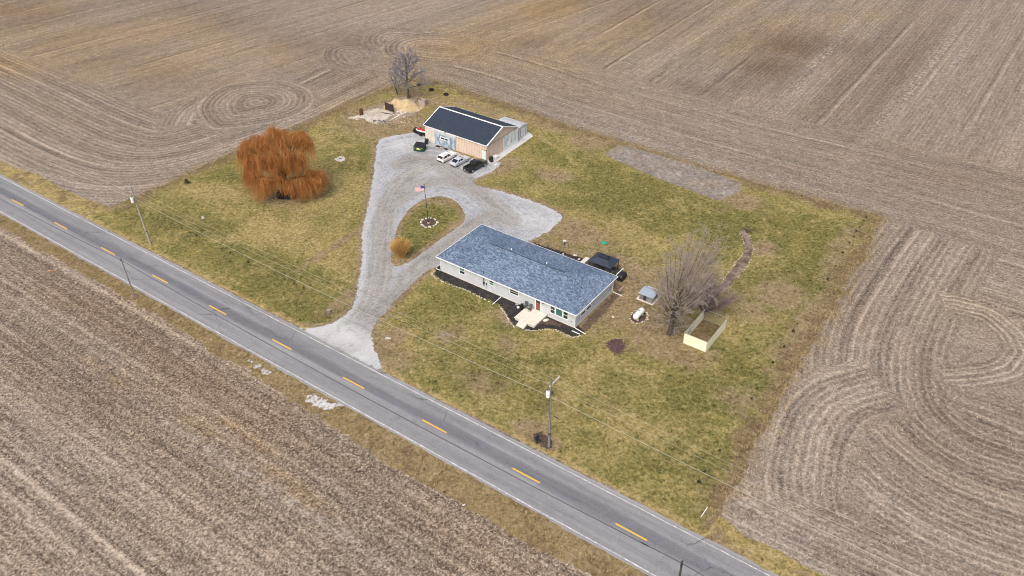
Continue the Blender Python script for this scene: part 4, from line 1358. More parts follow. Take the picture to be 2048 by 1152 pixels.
g.build('wire_mesh', M['galv'], pen)
g = MB()
for a, b in (((.055, .3, .1), (.055, 3.4, 1.95)), ((.055, 3.4, .1), (.055, .3, 1.95))):
    g.tube([a, b], .02, 5)
g.build('cross_brace', M['dark_steel'], pen)
g = MB(); g.box(.05, .05, .03, PW - .05, PD, .05); g.build('dirt_floor', M['mulch_floor'] if 'mulch_floor' in M else patch_mat('pen_dirt', [(.28, (.05, .038, .022)), (.46, (.13, .095, .052)), (.58, (.21, .16, .09)), (.74, (.34, .27, .17))], 2.2, (.7, .8, .6), .1, 0), pen)

# ================================================================== GARAGE (pole barn)
GYAW = -0.6450208
GO = np.array([-19.063, 167.355])
GU = np.array([math.cos(GYAW), math.sin(GYAW)])
GV = np.array([-GU[1], GU[0]])
GL, GW, GE, GR = 17.72, 11.47, 3.72, 5.92


def Gp(x, y, z=0.0):
    q = GO + GU * x + GV * y
    return Vector((q[0], q[1], z))


barn = thing('pole_barn', 'tan ribbed metal garage with dark roof and milky sliding doors', 'garage', (GO[0], GO[1], 0), GYAW)
gx0, gx1, gy0, gy1 = .2, GL - .2, .2, GW - .2
g = MB(); g.box(3.0, gy0, 0, gx1, gy0 + .15, GE - .12); g.box(gx0, gy1 - .15, 0, gx1, gy1, GE - .12)
g.build('wall', M['tan_sheet'], barn)
g = MB(); g.box(gx0, gy0, 0, 2.998, gy0 + .15, GE - .12)
g.build('wall', M['pale_sheet'], barn, label='paler wall section beside the blue sliding door')
mid_y = GW / 2
gh = GE - .12 + (GR - GE) * (mid_y - gy0) / mid_y
gp = [(gy0 + .151, 0), (gy1 - .151, 0), (gy1 - .151, GE - .10), (mid_y, GR - .14), (gy0 + .151, GE - .10)]
for a in (gx1 - .15, gx0):
    g = MB(); g.prism(gp, 'x', a, a + .15); g.build('gable_wall', M['tan_sheet_end'], barn)
g = MB()
g.plate([(.05, .02, GE), (GL - .05, .02, GE), (GL - .05, mid_y, GR), (.05, mid_y, GR)], .07)
g.plate([(GL - .05, GW - .02, GE), (.05, GW - .02, GE), (.05, mid_y + .001, GR), (GL - .05, mid_y + .001, GR)], .07)
brf = g.build('roof', M['roof_sheet'], barn)
g = MB()
g.plate([(-.08, mid_y - .20, GR - .03), (GL + .08, mid_y - .20, GR - .03), (GL + .08, mid_y, GR + .055), (-.08, mid_y, GR + .055)], .03)
g.plate([(GL + .08, mid_y + .20, GR - .03), (-.08, mid_y + .20, GR - .03), (-.08, mid_y, GR + .055), (GL + .08, mid_y, GR + .055)], .03)
g.build('ridge_cap', M['white'], brf)
for xx, s_ in ((-.08, 1), (GL + .08, -1)):
    for ya, za, yb, zb in ((-.05, GE - .02, mid_y - .2, GR - .07), (GW + .05, GE - .02, mid_y + .2, GR - .07)):
        g = MB()
        w_ = .20
        g.add([(xx, ya, za + .04), (xx + s_ * w_, ya, za + .04), (xx + s_ * w_, yb, zb + .065), (xx, yb, zb + .065), (xx, ya, za - .16), (xx + s_ * .03, ya, za - .16), (xx + s_ * .03, yb, zb - .13), (xx, yb, zb - .13)],
              [(0, 1, 2, 3), (0, 3, 7, 4), (4, 7, 6, 5), (1, 5, 6, 2), (0, 4, 5, 1), (3, 2, 6, 7)])
        g.build('rake_trim', M['white'], brf)
g = MB()
g.box(.13, -.06, GE - .17, GL - .13, .015, GE - .015)
g.box(.13, GW - .015, GE - .17, GL - .13, GW + .06, GE - .015)
g.build('eave_trim', M['white'], brf)
g = MB(); g.box(3.0, gy0 - .12, .06, 8.95, gy0 - .03, 3.25)
d_ = g.build('sliding_door', M['blue_panel'], barn, label='milky blue sliding door with a small window')
g = MB(); g.box(4.7, gy0 - .17, 1.58, 7.0, gy0 - .121, 2.26)
w = g.build('window', M['white'], d_)
for a in (4.85, 5.92):
    g = MB(); g.box(a, gy0 - .185, 1.74, a + .93, gy0 - .171, 2.12); g.build('pane', M['glass'], w)
g = MB(); g.box(2.9, gy0 - .17, 3.26, 9.3, gy0 - .02, 3.42); g.build('door_track', M['white_dirty'], barn)
g = MB(); g.box(gx1 + .03, 5.95, .06, gx1 + .12, 11.22, 3.5)
g.build('sliding_door', M['white_panel'], barn, label='milky white sliding door in the end wall')
g = MB(); g.box(gx1 + .004, .5, 3.52, gx1 + .14, 11.25, 3.66); g.build('door_track', M['galv'], barn)
g = MB(); g.box(16.18, gy0 - .06, .05, 17.2, gy0 - .003, 2.22)
d_ = g.build('door', paint('pale_steel_door', (.62, .70, .70), .5, .04, 2), barn)
g = MB(); g.lathe([(.035, -.05), (.04, 0)], (17.08, gy0 - .065, 1.1), 8, 'y'); g.build('handle', M['dark_steel'], d_)
for k in range(5):
    g = MB(); g.lathe([(.075, -.03), (.06, 0)], (16.25 + k * .24, gy0 - .006, 2.40), 7, 'y'); g.build('wall_hook', M['black'], barn)
g = MB(); g.box(17.36, gy0 - .12, 2.35, 17.5, gy0 - .003, 2.75); g.tube([(17.43, gy0 - .05, 2.4), (17.43, gy0 - .05, .1)], .025, 5)
g.build('wall_lamp', M['dark_steel'], barn)
g = MB(); g.box(6.2, -.10, GE - .22, 6.45, -.062, GE + .02); g.tube([(6.3, -.12, GE - .05), (6.3, -.35, GE + .05)], .03, 5); g.build('flood_lamp', M['dark_steel'], barn)
g = MB(); g.box(14.2, GW - .5, GE + .02, 14.6, GW - .2, GE + .55); g.build('roof_vent', M['white_dirty'], brf)
for a in ((gx0 - .012, gy0 - .015, gx0 + .05, gy0 - .002), (gx1 - .05, gy0 - .015, gx1 + .012, gy0 - .002)):
    g = MB(); g.box(a[0], a[1], 0, a[2], a[3], GE - .18); g.build('corner_trim', M['white_dirty'], barn)
pad = np.array([Gp(*p)[:2] for p in ((17.53, .0), (18.7, -.5), (19.35, 1.5), (19.1, 6), (18.9, 11), (18.65, 15.6), (16.6, 16.7), (15.5, 16.6), (15.5, 11.3), (17.53, 11.3))])
M['pad'] = patch_mat('pad_concrete', [(.28, (.42, .43, .44)), (.5, (.52, .53, .54)), (.7, (.60, .61, .62))], 1.2, (.92, .92, .9), .01, 0)
sheet('concrete_apron', pad, .055, M['pad'], 0, None, 'pale concrete apron along the garage end wall')

ln = thing('storage_shed', 'pale grey flat roofed shed tucked behind the garage', 'shed', Gp(10.8, 12.35), GYAW)
shed_m = lined('pale_grey_sheet', (.50, .52, .54), 'X', .3, .02, .8, .5, .1, ((.36, .37, .38), .3))
g = MB(); g.box(0, 0, .1, 6.1, 3.2, 2.45); g.build('wall', shed_m, ln, bevel=.06)
g = MB()
g.prism([(-.08, 2.46), (3.28, 2.46), (3.1, 2.72), (1.6, 2.92), (.1, 2.72)], 'x', -.1, 6.18)
g.build('roof', lined('pale_grey_roof', (.42, .435, .47), 'Y', .5, .02, .75, .4, .1), ln)
g = MB(); g.box(6.103, .85, .3, 6.14, 2.5, 2.25); d_ = g.build('door', paint('shed_door', (.58, .61, .63), .5, .06, 2), ln)
g = MB(); g.box(6.141, 1.6, 1.2, 6.18, 1.75, 1.35); g.build('handle', M['dark_steel'], d_)
for a in (.75, 2.505):
    g = MB(); g.box(6.103, a, .3, 6.12, a + .095, 2.3); g.build('door_jamb', M['dark_steel'], ln)


# ================================================================== vehicles
def wheels(car, w, ys, r=.34):
    for yy in ys:
        for s in (-1, 1):
            g = MB()
            a, b = s * (w - .20), s * (w + .012)
            g.lathe([(r * .6, min(a, b)), (r, min(a, b) + .02), (r, max(a, b) - .02), (r * .6, max(a, b))], (0, yy, r), 18, 'x')
            ty = g.build('wheel', M['rubber'], car, smooth=True)
            g = MB()
            c0 = s * (w + .014)
            g.lathe([(r * .62, c0 - .01), (r * .62, c0 + .004), (r * .2, c0 + .012)], (0, yy, r), 12, 'x')
            g.build('rim', M['rim'], ty)


def ring(y, w, zb, zt, ch=.10):
    return [(-w + ch, y, zb), (w - ch, y, zb), (w, y, zb + ch * 1.6), (w, y, zt - ch * 1.3), (w - ch * 1.2, y, zt), (-w + ch * 1.2, y, zt), (-w, y, zt - ch * 1.3), (-w, y, zb + ch * 1.6)]


def car_paint(name, col, rough=.28):
    m = NT(name, rough, .5)
    m.b.inputs['Coat Weight'].default_value = .5
    m.b.inputs['Coat Roughness'].default_value = .12
    n1 = m.noise(m.obj(), 1.3, 5, .65)
    return m.done(m.mix(m.ss(n1, .4, .75), col, tuple(v * .88 for v in col)))


def greenhouse(car, body, w, belt, roof, yb0, yt0, yt1, yb1, mat, splits, rear_glass=True):
    """cabin: yb = base of glass rear/front, yt = roof rear/front; glass as proud panels"""
    wt = w - .20
    g = MB()
    n = 6
    rings = []
    for ya, yb_, z, ww in ((yb0, yb1, belt - .02, w - .04), (yt0, yt1, roof - .06, wt), (yt0 + .12, yt1 - .12, roof, wt - .12)):
        rings.append([(-ww, ya, z), (ww, ya, z), (ww, yb_, z), (-ww, yb_, z)])
    g.loft(rings)
    g.build('cabin', mat, car, smooth=False)

    def P(u, v, side):
        """point on the side glass: u along, v up"""
        ya = yb0 + (yt0 - yb0) * v
        yb_ = yb1 + (yt1 - yb1) * v
        ww = (w - .04) + (wt - (w - .04)) * v
        z = belt - .02 + (roof - .06 - belt + .02) * v
        return (side * (ww + .012), ya + (yb_ - ya) * u, z)
    for s in (-1, 1):
        for a, b in splits:
            g = MB()
            g.quad(P(a, .12, s), P(b, .12, s), P(b, .90, s), P(a, .90, s))
            g.plate([P(a, .12, s), P(b, .12, s), P(b, .90, s), P(a, .90, s)], .008) if False else None
            g.build('side_window', M['car_glass'], car)

    def E(front, a, v, off=.014):
        yv = (yb1 + (yt1 - yb1) * v) if front else (yb0 + (yt0 - yb0) * v)
        ww = (w - .04) + (wt - (w - .04)) * v
        z = belt - .02 + (roof - .06 - belt + .02) * v
        return (a * ww, yv + (off if front else -off), z + off * .6)
    for fr, nm in ((True, 'windscreen'), (False, 'rear_window')):
        g = MB()
        g.quad(E(fr, -.86, .10), E(fr, .86, .10), E(fr, .84, .92), E(fr, -.84, .92))
        g.build(nm, M['car_glass'], car)


def lights(car, w, y_rear, y_front, z, rear_col, zf=None, sz=(.14, .22)):
    red = paint('tail_lamp', (.30, .015, .012), .3, .1, 5)
    clear = paint('head_lamp', (.60, .62, .64), .15, .1, 5)
    for s in (-1, 1):
        g = MB(); g.box(s * (w - sz[0]) - sz[0] / 2, y_rear - .02, z - sz[1] / 2, s * (w - sz[0]) + sz[0] / 2, y_rear + .10, z + sz[1] / 2); g.build('tail_light', red, car)
        g = MB(); g.box(s * (w - .24) - .16, y_front - .10, (zf or z) - .07, s * (w - .24) + .16, y_front + .02, (zf or z) + .07); g.build('headlight', clear, car)


def common(car, w, yr, yf, mat):
    for s in (-1, 1):
        g = MB(); g.box(s * (w + .10) - .09, yf - 1.75, .98, s * (w + .10) + .09, yf - 1.60, 1.12); g.build('mirror', mat, car, bevel=.03)
    g = MB(); g.box(-.26, yr - .035, .72, .26, yr - .012, .86); g.build('number_plate', M['white_dirty'], car)


suv = thing('parked_car', 'white estate style SUV parked farthest from the pickup', 'car', Gp(9.98, -4.05, .036), GYAW - .02, 'vehicles parked at the garage')
pm = car_paint('white_car_paint', (.82, .81, .77))
g = MB()
g.loft([ring(-2.30, .78, .36, .88), ring(-2.22, .90, .26, 1.0), ring(-1.2, .94, .22, 1.02), ring(.6, .94, .22, .98), ring(1.2, .93, .22, .95), ring(2.0, .88, .24, .86), ring(2.30, .74, .34, .74)])
body = g.build('body', pm, suv, smooth=True)
wheels(suv, .92, (-1.4, 1.38))
greenhouse(suv, body, .92, 1.0, 1.62, -2.24, -1.92, .25, 1.15, pm, [(.05, .17), (.20, .44), (.48, .78)])
lights(suv, .86, -2.24, 2.27, .92, None, .72)
common(suv, .92, -2.30, 2.3, pm)
g = MB(); g.box(-.72, -2.34, .34, .72, -2.26, .52); g.build('bumper', M['black_plastic'], suv, bevel=.02)
for s in (-1, 1):
    g = MB(); g.tube([(s * .60, -1.75, 1.66), (s * .60, .1, 1.66)], .022, 5); g.build('roof_rail', M['black'], suv)

sed = thing('parked_car', 'silver sedan parked between the white car and the pickup', 'car', Gp(13.35, -3.85, .036), GYAW - .05, 'vehicles parked at the garage')
pm = car_paint('silver_car_paint', (.47, .51, .56), .25)
g = MB()
g.loft([ring(-2.38, .74, .40, .82), ring(-2.28, .88, .26, .98), ring(-1.5, .92, .22, 1.0), ring(.5, .92, .2, .94), ring(1.1, .91, .2, .90), ring(2.0, .86, .22, .78), ring(2.38, .70, .32, .66)])
body = g.build('body', pm, sed, smooth=True)
wheels(sed, .90, (-1.42, 1.42), .33)
greenhouse(sed, body, .88, .96, 1.43, -1.95, -1.05, .10, 1.05, pm, [(.16, .42), (.46, .74)])
lights(sed, .82, -2.30, 2.33, .84, None, .64, (.2, .14))
common(sed, .88, -2.38, 2.3, pm)
g = MB(); g.box(-.66, -2.41, .30, .66, -2.33, .44); g.build('bumper', M['black_plastic'], sed, bevel=.02)

trk = thing('pickup_truck', 'black crew cab pickup with an open bed', 'truck', Gp(17.55, -3.75, .04), GYAW - .08, 'vehicles parked at the garage')
pm = car_paint('black_car_paint', (.012, .012, .014), .3)
g = MB()
g.loft([ring(-.95, .97, .40, 1.15), ring(-.6, .99, .38, 1.17), ring(1.3, .99, .38, 1.13), ring(1.7, .98, .38, 1.12), ring(2.5, .94, .40, 1.05), ring(2.78, .86, .48, .92)])
body = g.build('body', pm, trk, smooth=True)
g = MB()
g.box(-.98, -2.75, .45, .98, -.965, .72)
g.box(-.98, -2.75, .721, -.86, -.965, 1.18)
g.box(.86, -2.75, .721, .98, -.965, 1.18)
g.box(-.859, -1.05, .721, .859, -.966, 1.18)
bed = g.build('cargo_bed', M['black_plastic'], trk)
g = MB(); g.box(-.855, -2.78, .722, .855, -2.68, 1.17); g.build('tailgate', pm, bed, bevel=.02)
g = MB(); g.box(-.95, -2.95, .46, .95, -2.76, .62); g.build('bumper', M['dark_steel'], trk, bevel=.03)
g = MB(); g.box(-.42, -2.99, .64, -.12, -2.955, .78); g.build('number_plate', M['white'], trk)
g = MB(); g.box(.06, -2.985, .52, .5, -2.955, .58); g.build('hitch_step', M['rim'], trk)
wheels(trk, .97, (-1.85, 1.85), .40)
greenhouse(trk, body, .96, 1.14, 1.86, -.95, -.78, .55, 1.35, pm, [(.08, .42), (.47, .80)])
lights(trk, .93, -2.73, 2.75, 1.0, None, .85, (.10, .30))
for s in (-1, 1):
    g = MB(); g.box(s * 1.10 - .10, 1.0, 1.16, s * 1.10 + .10, 1.12, 1.36); g.build('mirror', M['black_plastic'], trk, bevel=.03)

# ---------------------------------------------------------------- yard things by the garage
dmp = thing('dumpster', 'green dumpster with a black lid and a yellow decal', 'dumpster', Gp(2.45, -4.25, .04), GYAW + .36)
g = MB()
g.prism([(-.88, .12), (.88, .12), (.88, 1.40), (-.88, 1.08)], 'x', -1.15, 1.15)
g.build('bin_body', paint('green_steel', (.012, .060, .025), .5, .25, 2, dirt=((.05, .07, .04), .5)), dmp, bevel=.015)
g = MB()
for s in (-1, 1):
    xa_ = -1.14 if s < 0 else .02
    g.plate([(xa_, -.94, 1.12), (xa_ + 1.12, -.94, 1.12), (xa_ + 1.12, .90, 1.46), (xa_, .90, 1.46)], .05)
g.build('lid', M['black_plastic'], dmp)
g = MB()
yp = -.886
g.prism([(-.45, .66), (.30, .66), (.55, .50), (.40, .49), (-.62, .56), (-.60, .62)], 'y', yp - .004, yp)
g.prism([(-.42, .70), (.22, .70), (.18, .92), (-.40, .92)], 'y', yp - .006, yp)
g.prism([(.55, .82), (.80, .82), (.80, .90), (.55, .90)], 'y', yp - .004, yp)
g.prism([(-.95, .84), (-.80, .84), (-.80, .92), (-.95, .92)], 'y', yp - .004, yp)
g.build('decal', paint('yellow_decal', (.72, .68, .34), .6, .12, 5), dmp)
for s in (-1, 1):
    g = MB(); g.box(s * 1.22 - .07, -.3, .62, s * 1.22 + .07, .5, .80); g.build('fork_pocket', M['black'], dmp)


def wheelie(loc, rz, label, tilt=0.0):
    b = thing('wheeled_bin', label, 'bin', loc, rz)
    b.rotation_euler = (tilt, 0, rz)
    g = MB()
    g.loft([[(-.26, -.28, .06), (.26, -.28, .06), (.26, .26, .06), (-.26, .26, .06)], [(-.34, -.36, 1.12), (.34, -.36, 1.12), (.34, .36, 1.12), (-.34, .36, 1.12)]])
    g.build('bin_body', M['black_plastic'], b, bevel=.03)
    g = MB(); g.loft([[(-.37, -.40, 1.125), (.37, -.40, 1.125), (.37, .42, 1.125), (-.37, .42, 1.125)], [(-.30, -.30, 1.22), (.30, -.30, 1.22), (.30, .34, 1.22), (-.30, .34, 1.22)]])
    g.build('lid', M['black_plastic'], b, bevel=.02)
    for s in (-1, 1):
        g = MB(); g.lathe([(.12, s * .30 - .03), (.12, s * .30 + .03)], (0, .30, .12), 10, 'x'); g.build('wheel', M['rubber'], b)
    return b


wheelie(Gp(18.5, .35, .06), GYAW, 'black wheeled bin by the pale garage door')
wheelie(Gp(1.55, -1.35, .05), GYAW - .5, 'black wheeled bin tipped back behind the green dumpster', -.30)
wb = thing('storage_box', 'white storage box beside the black bin on the apron', 'box', Gp(18.35, 2.0, .058), GYAW)
g = MB(); g.box(-.45, -.55, 0, .45, .55, .58); g.build('box_body', M['white_dirty'], wb, bevel=.03)
g = MB(); g.box(-.48, -.58, .583, .48, .58, .68); g.build('lid', M['white_dirty'], wb, bevel=.03)
for i, (a, b) in enumerate(((3.9, 5.0), (6.2, 7.3))):
    mt = MB(); mt.box(a, -.95, .045, b, -.25, .075)
    o = mt.build('rubber_mat', M['rubber'], None); o.location = (GO[0], GO[1], 0); o.rotation_euler = (0, 0, GYAW)
    tag(o, ('black rubber mat at the left end of the blue sliding door', 'black rubber mat nearest the white car')[i], 'mat', 'mats before the sliding door')
for i, a in enumerate((5.05, 5.65)):
    mt = MB(); mt.prism([(-1.25, .042), (-.1, .042), (-.1, .16)], 'x', a, a + .28)
    o = mt.build('loading_ramp', M['timber'], None); o.location = (GO[0], GO[1], 0); o.rotation_euler = (0, 0, GYAW)
    tag(o, ('wooden ramp wedge beside the left rubber mat', 'wooden ramp wedge beside the mat near the white car')[i], 'ramp', 'ramps before the sliding door')

# trailer with red covered load, behind the garage corner
tl = thing('utility_trailer', 'small black trailer parked at the far end of the garage', 'trailer', Gp(-2.35, 1.75, .03), GYAW + .15)
g = MB()
for a in ((-1.5, -.75, 1.5, -.67), (-1.5, .67, 1.5, .75), (-1.5, -.669, -1.42, .669), (1.42, -.669, 1.5, .669)):
    g.box(a[0], a[1], .48, a[2], a[3], .60)
g.tube([(-1.5, -.6, .54), (-2.5, 0, .50), (-1.5, .6, .54)], .04, 6)
g.box(-1.4, -.66, .50, 1.4, .66, .53)
g.build('frame', M['black'], tl)
for s in (-1, 1):
    g = MB(); g.lathe([(.2, s * .86 - .09), (.33, s * .86 - .08), (.33, s * .86 + .08), (.2, s * .86 + .09)], (.2, 0, .33), 14, 'y'); g.build('wheel', M['rubber'], tl, smooth=True)
    g = MB(); g.box(-.25, s * .86 - .14, .72, .65, s * .86 + .14, .76); g.build('mudguard', M['black'], tl)
jk = thing('jet_ski', 'white and red watercraft sitting on the trailer', 'watercraft', Gp(-2.35, 1.75, .57), GYAW + .15)
g = MB()
g.loft([[(x, -w * .3, b), (x, w * .3, b), (x, w, .42), (x, w * .9, .55), (x, -w * .9, .55), (x, -w, .42)] for x, w, b in ((-1.45, .10, .35), (-1.1, .38, .12), (-.4, .56, .05), (.6, .58, .05), (1.35, .52, .08), (1.42, .45, .12))])
g.build('hull', M['white'], jk, smooth=True)
g = MB()
g.loft([[(x, -w, .551), (x, w, .551), (x, w * .6, h_), (x, -w * .6, h_)] for x, w, h_ in ((-1.3, .12, .60), (-.7, .36, .92), (-.3, .36, 1.05), (.0, .28, .80), (1.2, .28, .85), (1.35, .22, .70))])
g.build('cowl', paint('red_cowl', (.42, .03, .03), .35, .2, 2), jk, smooth=True)
g = MB(); g.tube([(-.35, -.38, 1.18), (-.3, 0, 1.10), (-.35, .38, 1.18)], .03, 6); g.build('handlebar', M['black'], jk)
g = MB(); g.box(-1.2, -1.0, 0, -.5, -.75, .9); g.build('seat', M['black'], jk) if False else None
tar = thing('tarp_heap', 'black bundled tarp at the nose of the trailer', 'tarp', Gp(-4.3, 1.9, .03), GYAW)
g = MB(); g.loft([[(-.5, -.45, 0), (.5, -.5, 0), (.55, .45, 0), (-.45, .5, 0)], [(-.4, -.35, .8), (.35, -.42, .9), (.4, .3, 1.0), (-.3, .4, .85)], [(-.1, -.1, 1.25), (.15, -.15, 1.2), (.1, .1, 1.3), (-.1, .12, 1.22)]])
g.build('bundle', M['black_plastic'], tar, bevel=.1, smooth=True)


# ================================================================== trees
def tubes(P, rad, sides=3):
    """vectorised tapered tubes. P (n,k,3), rad (n,k)"""
    P = np.asarray(P, float)
    n, k, _ = P.shape
    d = np.gradient(P, axis=1)
    d /= np.linalg.norm(d, axis=2, keepdims=True) + 1e-9
    ref = np.tile(np.array([.31, .17, .94]), (n, k, 1))
    u = np.cross(d, ref)
    u /= np.linalg.norm(u, axis=2, keepdims=True) + 1e-9
    w = np.cross(d, u)
    ang = 2 * PI * np.arange(sides) / sides
    V = P[:, :, None, :] + rad[:, :, None, None] * (u[:, :, None, :] * np.cos(ang)[None, None, :, None] + w[:, :, None, :] * np.sin(ang)[None, None, :, None])
    idx = np.arange(n * k * sides).reshape(n, k, sides)
    a = idx[:, :-1, :]
    b = np.roll(idx, -1, 2)[:, :-1, :]
    c = np.roll(idx, -1, 2)[:, 1:, :]
    e = idx[:, 1:, :]
    F = np.stack([a, b, c, e], -1).reshape(-1, 4)
    return V.reshape(-1, 3), F


def unit(v):
    return v / (np.linalg.norm(v) + 1e-9)


class Tree:
    def __init__(self, seed):
        self.r = np.random.default_rng(seed)
        self.lev = {}

    rmin = .009

    def limb(self, p, d, L, r0, r1, k, level, bend=.12, up=0.0):
        pts = [np.array(p, float)]
        d = unit(np.array(d, float))
        for i in range(k - 1):
            d = unit(d + self.r.normal(0, bend, 3) + np.array([0, 0, up]))
            pts.append(pts[-1] + d * L / (k - 1))
        pts = np.array(pts)
        rad = np.linspace(r0, r1, k)
        self.lev.setdefault((level, k), []).append((pts, rad))
        return pts, rad

    def side(self, d, ang):
        d = unit(d)
        a = self.r.normal(0, 1, 3)
        a = unit(a - d * (a @ d))
        return unit(d * math.cos(ang) + a * math.sin(ang))

    def mesh(self, levels, sides):
        Vs, Fs, o = [], [], 0
        for (lv, k), lst in self.lev.items():
            if lv in levels:
                P = np.array([a for a, _ in lst])
                rd = np.array([b for _, b in lst])
                V, F = tubes(P, rd, sides.get(lv, 3))
                Vs.append(V)
                Fs.append(F + o)
                o += len(V)
        return np.concatenate(Vs), np.concatenate(Fs)


def grow_bare(t, pts, rad, level, spec):
    if level >= len(spec):
        return
    num, lf, ang, rf, k, bend, up, start = spec[level]
    L0 = np.linalg.norm(np.diff(pts, axis=0), axis=1).sum()
    for i in range(num):
        u = start + (1 - start) * (i + t.r.uniform(0, 1)) / num
        x = u * (len(pts) - 1)
        j = min(int(x), len(pts) - 2)
        p = pts[j] + (pts[j + 1] - pts[j]) * (x - j)
        d0 = pts[j + 1] - pts[j]
        rr = (rad[j] + (rad[j + 1] - rad[j]) * (x - j)) * rf
        d = t.side(d0, ang * t.r.uniform(.6, 1.3))
        L = L0 * lf * t.r.uniform(.6, 1.2) * (1.15 - .55 * u)
        q, rq = t.limb(p, d, L, max(rr, t.rmin), max(rr * .35, t.rmin * .75), k, level + 2, bend, up)
        grow_bare(t, q, rq, level + 1, spec)


def bark(name, a, b, sc=3):
    m = NT(name, .95, .1)
    n1 = m.noise(m.obj(), sc, 6, .7)
    r_ = m.n('ShaderNodeNewGeometry').outputs['Random Per Island']
    return m.done(m.mix(m.ma('ADD', m.ma('MULTIPLY', m.ss(n1, .3, .7), .6), m.ma('MULTIPLY', r_, .4)), a, b))


M['bark_dark'] = bark('dark_bark', (.045, .040, .035), (.12, .105, .09))
M['twig_tan'] = bark('tan_twigs', (.22, .18, .16), (.47, .41, .37))
M['twig_purple'] = bark('purple_twigs', (.15, .11, .12), (.34, .265, .28))
M['twig_grey'] = bark('grey_twigs', (.15, .145, .165), (.36, .35, .385))


def put_tree(name, label, loc, t, trunk_l, crown_l, mt, mc, sides, group=None):
    r = thing(name, label, 'tree', loc, 0, group)
    V, F = t.mesh(trunk_l, sides)
    link('trunk', np_mesh('trunk', V, F, [mt], None, True), r)
    V, F = t.mesh(crown_l, sides)
    link('crown', np_mesh('crown', V, F, [mc]), r)
    return r


SD = {0: 9, 1: 7, 2: 5, 3: 4, 4: 3, 5: 3, 6: 3}
# tall multi-leader tree beside the pen
t = Tree(21)
t.rmin = .013
pts, rad = t.limb((0, 0, 0), (.02, 0.02, 1), 6.4, .42, .20, 6, 0, .03)
for a in range(7):
    an = a * 2 * PI / 7
    t.limb((0, 0, .35), (math.cos(an), math.sin(an), -.35), .9, .2, .05, 3, 0, .05)
spec = [(13, .32, .72, .5, 5, .16, .05, .25), (7, .48, .75, .55, 4, .18, .03, .15), (5, .55, .8, .6, 3, .2, .02, .1)]
NL = 30
for i in range(NL):
    an = i * 2.39996
    fz = (i + .5) / NL                      # 0 = lowest spray, 1 = top leader
    zz_ = 6.6 + 11.2 * fz ** .85
    prof_ = math.sqrt(max(0.0, 1 - ((zz_ - 10.8) / 7.4) ** 2)) * 4.9
    e = np.array([math.cos(an) * prof_ * .86 + 2.0 * (zz_ - 6) / 8, math.sin(an) * prof_ * .86, zz_])
    s0_ = np.array([0, 0, 3.3 + 3.0 * fz])
    c_ = np.array([e[0] * .55, e[1] * .55, s0_[2] + (e[2] - s0_[2]) * .34])
    uu = np.linspace(0, 1, 8)[:, None]
    q = (1 - uu) ** 2 * s0_ + 2 * uu * (1 - uu) * c_ + uu ** 2 * e + t.r.normal(0, .10, (8, 3)) * np.sin(uu * PI)
    rq = np.linspace(.12 - .03 * fz, .018, 8)
    t.lev.setdefault((1, 8), []).append((q, rq))
    grow_bare(t, q, rq, 0, spec)
spec2 = [(9, .45, .6, .5, 4, .12, .02, .2), (5, .5, .65, .6, 3, .14, .0, .15)]
for i in range(12):
    an = i * 2.4
    q, rq = t.limb((0, 0, 1.4 + .2 * i), (math.cos(an), math.sin(an), .35), 3.4, .06, .015, 5, 1, .08, -.02)
    grow_bare(t, q, rq, 0, spec2)
put_tree('bare_tree', 'tall leafless tree with many upright limbs beside the cream pen', G(1340, 668, .02), t, (0, 1), (2, 3, 4, 5, 6), M['bark_dark'], M['twig_tan'], SD)
# purple twiggy shrub behind it
t = Tree(5)
t.rmin = .013
for i in range(64):
    an, tilt = t.r.uniform(0, 2 * PI), t.r.uniform(.1, 1.05)
    q, rq = t.limb((.35 * math.cos(an), .35 * math.sin(an), 0), (math.sin(tilt) * math.cos(an), math.sin(tilt) * math.sin(an), math.cos(tilt)), t.r.uniform(4.2, 6.4), .035, .012, 6, 1, .07, .02)
    grow_bare(t, q, rq, 0, [(11, .36, .5, .7, 4, .12, .04, .2), (3, .5, .6, .7, 3, .12, .02, .2)])
r_ = thing('bare_shrub', 'broad purple twiggy shrub spreading right of the tall bare tree', 'shrub', G(1408, 622, .02))
V, F = t.mesh((1,), SD); link('stems', np_mesh('stems', V, F, [M['bark_dark']]), r_)
V, F = t.mesh((2, 3, 4, 5), SD); link('crown', np_mesh('crown', V, F, [M['twig_purple']]), r_)
# round bare tree at the far corner, small one beside it
t = Tree(9)
t.rmin = .021
pts, rad = t.limb((0, 0, 0), (.02, 0, 1), 10.0, .36, .06, 10, 0, .045)
for i in range(17):
    u = .24 + .72 * i / 17
    x = u * 9
    j = int(x)
    p = pts[j] + (pts[j + 1] - pts[j]) * (x - j)
    an = i * 2.4
    el = .25 + .75 * u
    q, rq = t.limb(p, (math.cos(an), math.sin(an), el), 5.6 * (1.12 - .62 * u), .10 * (1.2 - u), .02, 6, 1, .10, .03)
    grow_bare(t, q, rq, 0, [(10, .44, .65, .55, 5, .13, .03, .2), (8, .50, .65, .6, 4, .14, .02, .15), (5, .55, .6, .7, 3, .12, .02, .15)])
put_tree('bare_tree', 'round crowned leafless tree on the lawn corner by the sand heap', G(817, 196, .02), t, (0, 1), (2, 3, 4, 5, 6), M['bark_dark'], M['twig_grey'], SD)
t = Tree(13)
t.rmin = .019
for i in range(5):
    an, tilt = i * 1.3, .10 + .09 * i
    q, rq = t.limb((0, 0, 0), (math.sin(tilt) * math.cos(an), math.sin(tilt) * math.sin(an), math.cos(tilt)), 6.6 - .5 * i, .09, .02, 7, 1, .06)
    grow_bare(t, q, rq, 0, [(9, .38, .55, .55, 5, .12, .05, .3), (6, .45, .6, .6, 4, .14, .02, .15), (3, .5, .6, .7, 3, .12, .02, .15)])
